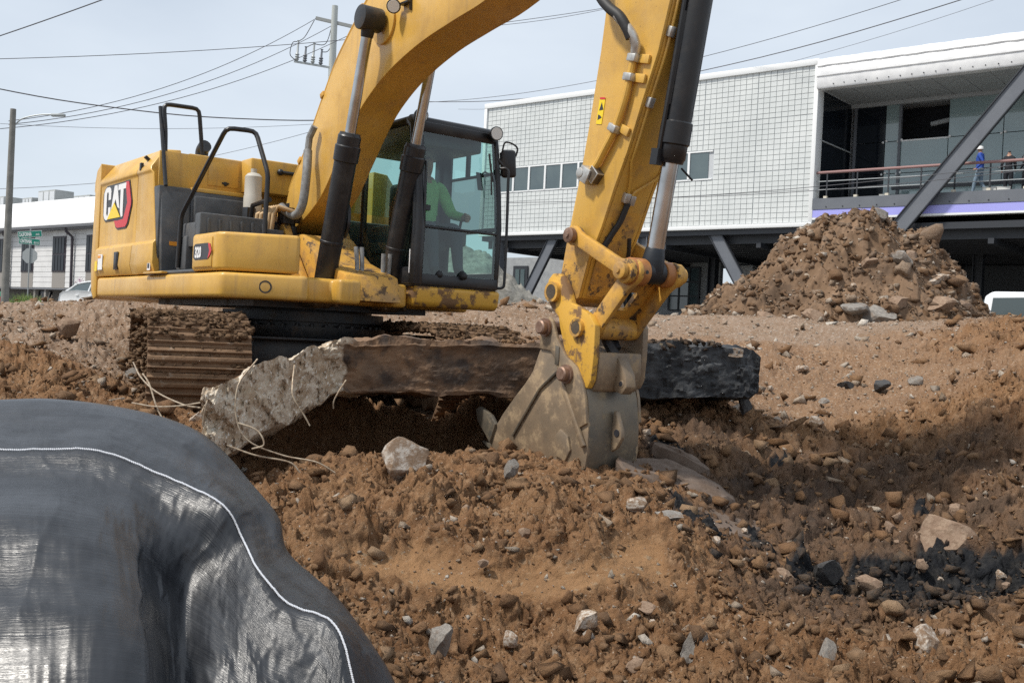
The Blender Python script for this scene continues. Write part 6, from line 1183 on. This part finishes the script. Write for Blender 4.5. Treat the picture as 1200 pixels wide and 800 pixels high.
for i, (x, s) in enumerate([(3.9, .32), (5.95, .45), (6.4, .42), (2.2, .28)]):
    b = MB(); b.box((0, 0, s*.2), (s, .25, s*.4)); b.box((0, 0, s*.43), (s*1.06, .27, s*.06)); o = b.build('carton', mat('white_carton', (.6, .6, .57), .8) if i == 0 else bpy.data.materials['white_carton'], None, bevel=.01, loc=bpos(x, .42, 6.625), rotz=BR+.1*i)
    tag(o, 'small white carton on the terrace floor behind the railing', 'carton', 'cartons on the terrace')

# ---------------------------------------------------------------- building across the street on the left
Q0 = Vector((-26.5, 60., 0)); LB = thing('white_roof_building', 'long pale clapboard building with a white roof across the street', 'building', Q0, BR)
def left_building():
    M['siding'] = mat('pale_siding', (.66, .655, .65), .7, col2=(.60, .595, .59), scale=1.5); M['siding_brown'] = mat('taupe_panel', (.27, .25, .23), .8); M['gutter'] = mat('grey_gutter', (.16, .165, .18), .5); M['down'] = mat('dark_downpipe', (.05, .04, .05), .5); M['wall_low'] = mat('grey_base_wall', (.20, .19, .185), .85)
    wx = [-16.1, -12.25, -8.4, -4.55, -.72, 3.1, 6.9]; A, B_ = -34, 11.5
    b = MB(); b.bx(A, B_, .3, 9, 2.3, 5.7); b.build('wall', M['siding'], LB)
    for k in range(11):
        z = 2.34+k*.305
        segs = []; x = A
        for w_ in wx: segs.append((x, w_)); x = w_+1.5
        segs.append((x, B_))
        for (p, q) in segs: b = MB(); b.add([(p, .25, z), (q, .25, z), (q, .262, z+.290), (p, .262, z+.290), (p, .32, z), (q, .32, z), (q, .32, z+.290), (p, .32, z+.290)], [(0, 1, 2, 3), (4, 7, 6, 5), (0, 4, 5, 1), (2, 6, 7, 3), (0, 3, 7, 4), (1, 5, 6, 2)]); b.build('siding_board', M['siding'], LB, smooth=0)
    for w_ in wx:
        b = MB(); b.bx(w_, w_+1.5, .2, .3, 3.25, 5.3); o = b.build('window', M['down'], LB)
        for c in range(4):
            for r_ in range(2): b = MB(); b.bx(w_+.07+c*.35, w_+.36+c*.35, .17, .2, 3.32+r_*.98, 4.22+r_*.98); b.build('pane', M['dark_glass'], o)
        b = MB(); b.bx(w_, w_+1.5, .24, .3, 2.31, 3.25); b.build('spandrel', M['siding_brown'], LB)
        b = MB(); b.bx(w_, w_+1.5, .2, .3, 5.3, 5.66); b.build('lintel', M['siding'], LB)
    b = MB(); b.bx(A, B_, -.25, .3, 5.62, 5.72); b.bx(A, B_, -.38, -.2, 5.70, 5.93); b.build('gutter', M['gutter'], LB, bevel=.02)
    for x in (-6.1, 1.6, 9.3):
        b = MB(); b.tube([(x, -.25, 5.7), (x, -.22, 5.5), (x+.12, .1, 5.2), (x+.12, .14, 2.2), (x+.12, .14, .8)], .085, 8); b.build('downpipe', M['down'], LB)
    b = MB(); b.prism([(-.4, 5.93), (6.5, 8.8), (13.4, 5.93), (13.4, 5.85), (-.4, 5.85)], A-.5, B_+.3, 'x'); rf = b.build('roof', M['membrane'], LB)
    b = MB(); b.tube([(-1.0, -.1, 6.05), (4.2, 6.2, 8.74)], .03, 6); b.build('roof_seam', M['trim_white'], rf)
    b = MB(); b.bx(A, B_, 1.6, 1.8, .7, 2.31); b.build('base_wall', M['wall_low'], LB); b = MB(); b.bx(A, B_, .25, 1.7, 2.22, 2.30); b.build('overhang', M['gutter'], LB)
    for x in (-5, -.9, 1.0, 5.2): b = MB(); b.bx(x, x+1.7, 1.5, 1.6, .8, 2.15); b.build('ground_window', M['dark_glass'], LB)
    for x in (-7, -3, -1.7, .9, 2.9, 5.4, 8): b = MB(); b.bx(x-.1, x+.1, .35, .55, .6, 2.22); b.build('porch_post', M['siding_brown'], LB)
    b = MB(); beam(b, (2.95, .35, 2.15), (4.9, .35, .7), .14, .1); b.build('cross_brace', [M['siding'], M['siding']], LB); b = MB(); beam(b, (5.3, .30, 2.15), (3.3, .30, .7), .14, .1); b.build('cross_brace', [M['siding'], M['siding']], LB)
left_building()
def lpos(x, y, z): return Q0+BU*x+BN*y+Vector((0, 0, z))
M['hvac'] = mat('grey_rooftop_unit', (.33, .34, .33), .6, col2=(.27, .28, .27), scale=2)
for i, (x, w_, h_, lb_) in enumerate([(-22.6, 2.0, .75, 'grey rooftop air unit behind the tall street lamp'), (-17.9, 1.5, .45, 'short grey rooftop air unit beside the tallest one'), (-15.0, 2.5, .85, 'tallest grey rooftop air unit on the white roof'), (-10.0, 2.2, .25, 'low wide grey rooftop air unit next to the excavator')]):
    t = thing('rooftop_unit', lb_, 'air unit', lpos(x, 7.4, 8.3), BR, 'rooftop air units')
    b = MB(); b.bx(-w_/2, w_/2, -.7, .7, .0, .45+h_); bd = b.build('housing', M['hvac'], t, bevel=.03)
    for k in range(3): b = MB(); b.bx(-w_/2+.1+k*w_/3, -w_/2+w_/3-.05+k*w_/3, -.73, -.69, .5, .35+h_); b.build('grille', M['joint_grey'], t)
    b = MB(); b.cyl((0, 0, .45+h_), (0, 0, .5+h_), .4, 16); b.build('fan_ring', M['steel_dark'], t)

# ---------------------------------------------------------------- street furniture and wires
M['pole_wood'] = mat('weathered_pole', (.17, .165, .15), .9, col2=(.23, .22, .2), scale=3, bump=.4, bscale=10); M['pole_grey'] = mat('galvanised_grey', (.36, .38, .38), .5, .3)
t = thing('street_lamp', 'tall weathered street lamp pole with a thin curved arm', 'street lamp', (-21.95, 45, .8))
b = MB(); b.lathe([(0, .17), (8.75, .12), (8.76, .11)], (0, 0, 0), (0, 0, 1), 12); b.build('pole', M['pole_wood'], t)
b = MB(); b.tube(catmull([(.05, 0, 8.0), (.4, 0, 8.35), (1.1, 0, 8.55), (1.7, 0, 8.6)], 5), .03, 8); b.build('arm', M['pole_grey'], t); b = MB(); b.box((1.95, 0, 8.58), (.6, .2, .12), (0, -.04, 0)); b.build('lamp_head', M['pole_grey'], t, bevel=.04)
t = thing('sign_post', 'stop sign seen from behind under two green street name blades', 'street sign', (-23.3, 50, .6))
b = MB(); b.cyl((0, 0, 0), (0, 0, 4.3), .03, 8); b.build('post', M['pole_grey'], t)
b = MB(); b.prism([(.385*math.cos(rad(22.5+45*k)), 2.95+.385*math.sin(rad(22.5+45*k))) for k in range(8)], .03, .045); b.build('stop_plate', M['pole_grey'], t, smooth=0)
M['sign_green'] = mat('sign_green', (.0, .17, .12), .4)
for (z, w_, a, s1, s2) in ((3.98, 1.12, .10, 'CALIFORNIA', 'AVE'), (3.63, .98, -.04, 'CENTENNIAL', 'BLVD')):
    b = MB(); b.box((-.02, -.02, z), (w_, .01, .27), (0, -a, 0)); bl = b.build('name_blade', M['sign_green'], t); b = MB(); b.box((-.02, -.012, z), (w_+.03, .008, .30), (0, -a, 0)); b.build('blade_border', M['white_print'], bl)
    txt(s1, (-.02-w_/2+.05, -.03, z-.085-(w_/2-.05)*a), .24, (rad(90), -a, 0), M['white_print'], t, 'street_name', sx=w_*.40, off=.004); txt(s2, (-.02+w_/2-.27, -.03, z-.085+(w_/2-.25)*a), .14, (rad(90), -a, 0), M['white_print'], t, 'street_suffix', sx=.75)
t = thing('fire_hydrant', 'red fire hydrant with a green cap by the street lamp', 'fire hydrant', (-23.62, 48, .88)); RED = mat('hydrant_red', (.5, .02, .02), .4); GRN = mat('hydrant_green', (.03, .2, .12), .4)
b = MB(); b.lathe([(0, .17), (.06, .17), (.07, .12), (.55, .12), (.56, .16), (.62, .16)], (0, 0, 0), (0, 0, 1), 14); b.build('barrel', RED, t); b = MB(); b.lathe([(.62, .15), (.72, .12), (.80, .06), (.86, .04)], (0, 0, 0), (0, 0, 1), 14); b.build('bonnet', GRN, t)
for s in (-1, 1): b = MB(); b.cyl((s*.1, 0, .42), (s*.22, 0, .42), .06, 10); b.build('nozzle', RED, t)
t = thing('utility_pole', 'tall pale utility pole with a crossarm and hanging fuse cutouts', 'utility pole', (-10.15, 55, .8))
b = MB(); b.lathe([(0, .30), (16.9, .16)], (0, 0, 0), (0, 0, 1), 14); b.build('pole', mat('pale_utility_pole', (.42, .44, .42), .8), t)
b = MB(); b.box((.2, 0, 16.0), (2.4, .14, .16), (0, .18, 0)); b.build('crossarm', mat('grey_crossarm', (.3, .31, .3), .8), t)
b = MB(); b.box((-1.05, -.1, 13.75), (1.9, .1, .1), (0, .12, 0)); b.build('cutout_arm', M['pole_grey'], t)
for k in range(4):
    x = -1.85+k*.42; b = MB(); h_ = 1.0 if k % 2 == 0 else .75; b.lathe([(0, .06), (.08, .12), (.14, .07), (.2, .12), (.26, .07), (.32, .12), (.4, .06), (h_, .045), (h_+.05, .08)], (x, -.15, 13.9-.05*k), (.05, 0, 1), 10); b.build('fuse_cutout', M['pole_grey'] if k % 2 == 0 else M['steel_grey'], t)
for pth in ([(-1.05, 0, 16.1), (-1.5, -.05, 15.2), (-1.83, -.15, 14.9)], [(-.1, 0, 15.9), (-.4, 0, 14.9), (-1.0, -.15, 14.8), (-1.4, -.15, 14.6)], [(.1, 0, 15.8), (-.2, 0, 14.6), (-.6, -.15, 14.4)], [(-1.9, -.15, 13.9), (-2.2, -.2, 14.2), (-2.1, -.2, 14.8), (-1.86, -.15, 14.9)]):
    b = MB(); b.tube(catmull(pth, 6), .022, 6); b.build('jumper_wire', M['steel_dark'], t)
WM = mat('dark_wire', (.09, .09, .10), .6)
def wire(label, a, c, sag, r=.025, n=22, wob=0):
    a = Vector(a); c = Vector(c); P = []
    for i in range(n+1): u = i/n; p = a.lerp(c, u); p.z -= sag*4*u*(1-u)-wob*math.sin(u*160); P.append(p)
    b = MB(); b.tube(P, r*.62, 6); return tag(b.build('power_line', WM), label, 'power line', 'overhead power lines')
WIRES_HERE = True
wire('black wire slanting up and away above the street lamp', (-16.56, 30, 8.19), (-8.92, 26, 9.43), .05)
wire('long wire from above the lamp to the top of the pole crossarm', (-21.41, 40, 10.39), (4.29, 52, 17.42), .5, .022)
wire('upper of three wires from the lamp pole to the crossarm', (-22.13, 45, 9.03), (-11.05, 55, 17.04), .9)
wire('middle of three wires from the lamp pole to the crossarm', (-22.12, 45, 8.88), (-10.2, 55, 16.7), .9)
wire('lowest of three wires from the lamp pole to the crossarm', (-22.48, 45, 8.68), (-8.86, 55, 16.47), .9)
wire('thick twisted cable crossing behind the handrails', (-18.73, 34, 8.33), (-5.0, 39, 8.75), .55, .032, wob=.006)
wire('thin level wire behind the handrails', (-22.49, 45, 8.9), (-9.0, 50, 10.6), .25, .014)
wire('short rising wire behind the engine hood', (-18.39, 60, 10.12), (-9.5, 55, 11.6), .1, .02)
wire('low wire above the white roof', (-30.8, 60, 7.76), (-20.0, 57, 8.5), .1, .022)
wire('upper wire passing over the white panel building', (-5.75, 60, 13.95), (13.25, 36, 13.2), .75, .02)
wire('twisted cable passing over the white panel building', (-5.7, 60, 14.0), (15.2, 36, 13.25), 1.05, .03, wob=.006)
wire('faint wire just above the white parapet', (-3.72, 60, 13.66), (16.98, 38, 13.9), 1.1, .014)
wire('wire from the pole towards the stick of the excavator', (-4.04, 60, 18.3), (6.6, 58, 19.83), .3, .022)
wire('upper wire crossing in front of the terrace railing', (-.35, 36, 5.42), (13.96, 28, 6.2), .25, .016)
wire('lower wire crossing in front of the terrace railing', (3.2, 36, 5.74), (13.97, 28, 6.02), .2, .016)

# ---------------------------------------------------------------- vehicles
def sedan(label, loc, rz):
    t = thing('parked_car', label, 'car', loc, rz)
    # side profile, nose at +x
    lower = [(-2.25, .35), (-2.3, .6), (-2.22, .9), (-2.0, 1.02), (-1.2, 1.06), (.8, 1.0), (1.5, .92), (2.05, .80), (2.28, .62), (2.25, .32), (1.9, .25), (-1.9, .25)]
    b = MB(); n = len(lower); vs = []
    for y, k in ((-.88, .93), (-.92, 1.0), (-.80, 1.02), (0, 1.035), (.80, 1.02), (.92, 1.0), (.88, .93)): vs += [(x*(1 if abs(y) < .85 else .99), y, .25+(z-.25)*k) for x, z in lower]
    b.add(vs, [(i*n+j, i*n+(j+1) % n, (i+1)*n+(j+1) % n, (i+1)*n+j) for i in range(6) for j in range(n)]+[tuple(range(n)), tuple(range(7*n-1, 6*n-1, -1))]); b.build('body', M['white_paint'], t, smooth=45)
    roof = [(-1.9, 1.0), (-1.25, 1.36), (-.6, 1.46), (.1, 1.45), (.5, 1.36), (1.15, .96)]
    b = MB(); n = len(roof); vs = []
    for y, k in ((-.80, 0), (-.66, 1), (0, 1.05), (.66, 1), (.80, 0)): vs += [(x, y, .98+(z-.98)*k) for x, z in roof]
    vs2 = []
    for y in (-1, 1): vs2 += [(x, y*(.84-.2*max(0, (z-.98)/.48)), z-.015) for x, z in roof]
    b = MB(); b.add(vs2, [tuple(range(n)), tuple(range(2*n-1, n-1, -1))]+[(i, i+n, i+1+n, i+1) for i in range(n-1)]+[(n-1, 2*n-1, n, 0)]); b.build('glasshouse', M['car_glass'], t, smooth=30)
    b = MB(); R = [(-1.3, 1.345), (-.6, 1.455), (.1, 1.45), (.52, 1.35)]; k = len(R); b.add([(x, y*(.84-.2*max(0, (z-.98)/.48))+y*.01, z+.006) for y in (-1, 0, 1) for x, z in R], [(i*k+j, i*k+j+1, (i+1)*k+j+1, (i+1)*k+j) for i in range(2) for j in range(k-1)]); b.build('roof', M['white_paint'], t, smooth=60)
    for y in (-1, 1):
        for pts in ([(-1.9, 1.0), (-1.28, 1.36)], [(.5, 1.36), (1.15, .98)], [(-.35, 1.0), (-.35, 1.44)], [(-1.28, 1.36), (-.6, 1.45), (.1, 1.45), (.5, 1.36)]):
            b = MB(); b.tube([(x, y*(.85-.2*max(0, (z-.98)/.48)), z) for x, z in pts], .035, 6); b.build('pillar', M['white_paint'], t)
        b = MB(); b.box((.75, y*1.0, 1.03), (.14, .2, .13)); b.build('mirror', M['white_paint'], t, bevel=.03)
        for x in (-1.4, 1.38):
            b = MB(); b.lathe([(0, .30), (.03, .33), (.2, .33), (.22, .3)], (x, y*.93, .33), (0, -y, 0), 20); wl = b.build('wheel', M['tyre'], t); b = MB(); b.lathe([(0, .2), (.02, .22)], (x, y*.955, .33), (0, -y, 0), 16); b.build('rim', M['rim'], wl)
        b = MB(); b.box((2.15, y*.66, .68), (.14, .34, .13), (0, .4, -y*.3)); b.build('headlight', M['lens'], t, bevel=.02)
        for x in (-.1, -1.0): b = MB(); b.box((x, y*.925, .88), (.2, .03, .035)); b.build('door_handle', M['white_paint'], t)
    return t
sedan('white sedan parked across the street behind the gravel berm', (-17.0, 44.0, .80), BR+.12)
def pickup(label, loc, rz):
    t = thing('pickup_truck', label, 'pickup truck', loc, rz)
    b = MB(); b.bx(-2.7, 2.7, -.95, .95, .45, 1.12); b.bx(1.2, 2.7, -.93, .93, 1.1, 1.22); b.build('body', M['white_paint'], t, bevel=.08, seg=3)
    b = MB(); b.prism([(-1.0, 1.1), (-.92, 1.80), (-.75, 1.92), (.6, 1.92), (.85, 1.84), (1.5, 1.15)], -.86, .86); b.build('cabin', M['white_paint'], t, bevel=.07, seg=3)
    b = MB(); b.box((-.965, 0, 1.5), (.06, 1.45, .46), (0, .1, 0)); b.build('rear_window', M['car_glass'], t, bevel=.02)
    for y in (-1, 1):
        b = MB(); b.prism([(-.78, 1.2), (-.72, 1.76), (.0, 1.78), (.0, 1.2)], y*.845, y*.875); b.build('side_window', M['car_glass'], t); b = MB(); b.prism([(.08, 1.2), (.08, 1.78), (.72, 1.76), (1.2, 1.2)], y*.845, y*.875); b.build('side_window', M['car_glass'], t)
        for x in (-1.75, 1.75):
            b = MB(); b.lathe([(0, .37), (.03, .4), (.24, .4), (.26, .37)], (x, y*.98, .40), (0, -y, 0), 20); wl = b.build('wheel', M['tyre'], t); b = MB(); b.lathe([(0, .24), (.02, .26)], (x, y*1.0, .40), (0, -y, 0), 16); b.build('rim', M['rim'], wl)
        b = MB(); b.bx(-2.7, -1.05, y*.93, y*.83, 1.1, 1.4); b.build('bed_side', M['white_paint'], t, bevel=.03); b = MB(); b.bx(-2.72, -2.68, y*.92, y*.78, .8, 1.3); b.build('tail_light', M['red_print'], t)
        b = MB(); b.box((.95, y*1.02, 1.32), (.12, .2, .2)); b.build('mirror', M['black_rubber'], t, bevel=.02)
    b = MB(); b.bx(-2.74, -2.66, -.8, .8, .75, 1.38); b.build('tailgate', M['white_paint'], t, bevel=.02)
    return t
pickup('white pickup truck parked behind the dirt pile under the building', (12.9, 26.0, .60), BR+.05)

# ---------------------------------------------------------------- plants beside the lamp
def leafy(mb, pts, s, rg, mi=0):
    for p in pts:
        d = Vector((rg.gauss(0, 1), rg.gauss(0, 1), rg.gauss(0, .7))).normalized(); u = d.orthogonal().normalized()*s; v = d.cross(u).normalized()*s*.6; p = Vector(p); mb.add([p-u, p+v, p+u, p-v], [(0, 1, 2, 3)], mi)
def redbud():
    rg = random.Random(4); t = thing('redbud_tree', 'small redbud tree with pink blossom before the pale building', 'tree', (-20.4, 51, .7))
    tr = MB(); tips = []
    def branch(p, d, L_, r, lev):
        pts = [p]; q = Vector(p); dd = Vector(d)
        for _ in range(4): dd = (dd+Vector((rg.uniform(-.25, .25), rg.uniform(-.25, .25), rg.uniform(-.05, .2)))).normalized(); q = q+dd*L_/4; pts.append(q.copy())
        tr.tube(pts, [r*(1-.15*i) for i in range(5)], 5)
        if lev < 3:
            for k in range(3): branch(pts[2+k % 3], dd+Vector((rg.uniform(-.8, .8), rg.uniform(-.8, .8), rg.uniform(-.1, .5))), L_*.65, r*.55, lev+1)
        if lev >= 1: tips.extend(pts[1:])
    branch(Vector((0, 0, 0)), Vector((0, 0, 1)), .9, .05, 0); branch(Vector((0, 0, .1)), Vector((.7, 0, .7)), .9, .04, 0); branch(Vector((0, 0, .1)), Vector((-.7, 0, .7)), .9, .04, 0)
    tr.build('trunk', mat('grey_twig', (.16, .13, .12), .9), t); lf = MB(); leafy(lf, [p+Vector((rg.gauss(0, .07), rg.gauss(0, .07), rg.gauss(0, .07))) for p in tips for _ in range(5)], .032, rg); lf.build('crown', mat('pink_blossom', (.48, .20, .36), .8), t, smooth=0)
    t2 = thing('bare_shrub', 'bare twiggy shrub beside the green grass clump', 'shrub', (-22.1, 49.5, .7)); sh = MB()
    for k in range(40):
        a = rg.uniform(0, 6.28); L_ = rg.uniform(.7, 1.5); d = Vector((math.cos(a)*.7, math.sin(a)*.7, 1)).normalized(); P = [Vector((0, 0, 0)), d*L_*.4, d*L_*.75+Vector((rg.uniform(-.1, .1), 0, .05)), d*L_+Vector((rg.uniform(-.2, .2), 0, 0))]; sh.tube(P, [.014, .011, .008, .005], 4)
    sh.build('twigs', mat('pale_twig', (.27, .23, .19), .9), t2)
redbud()
def grass():
    rg = random.Random(6); g = MB()
    for k in range(1500):
        x = -22.6+rg.gauss(0, .55); y = 48.5+rg.gauss(0, .4); h_ = rg.uniform(.35, 1.15)*math.exp(-((x+22.6)/1.1)**2); lean = Vector((rg.gauss(0, .25), rg.gauss(0, .25), 1)).normalized(); p = Vector((x, y, .7)); s = Vector((.02, 0, 0)); m_ = p+lean*h_*.6; e = p+lean*h_+Vector((rg.gauss(0, .1), 0, 0)); g.add([p-s, p+s, m_+s*.7, e, m_-s*.7], [(0, 1, 2, 4), (4, 2, 3)])
    o = g.build('tall_grass', mat('green_grass', (.13, .21, .045), .8, col2=(.22, .27, .08), scale=3), None, smooth=0, kind='stuff'); o['label'] = 'clump of tall green grass beside the fire hydrant'; o['category'] = 'grass'
grass()
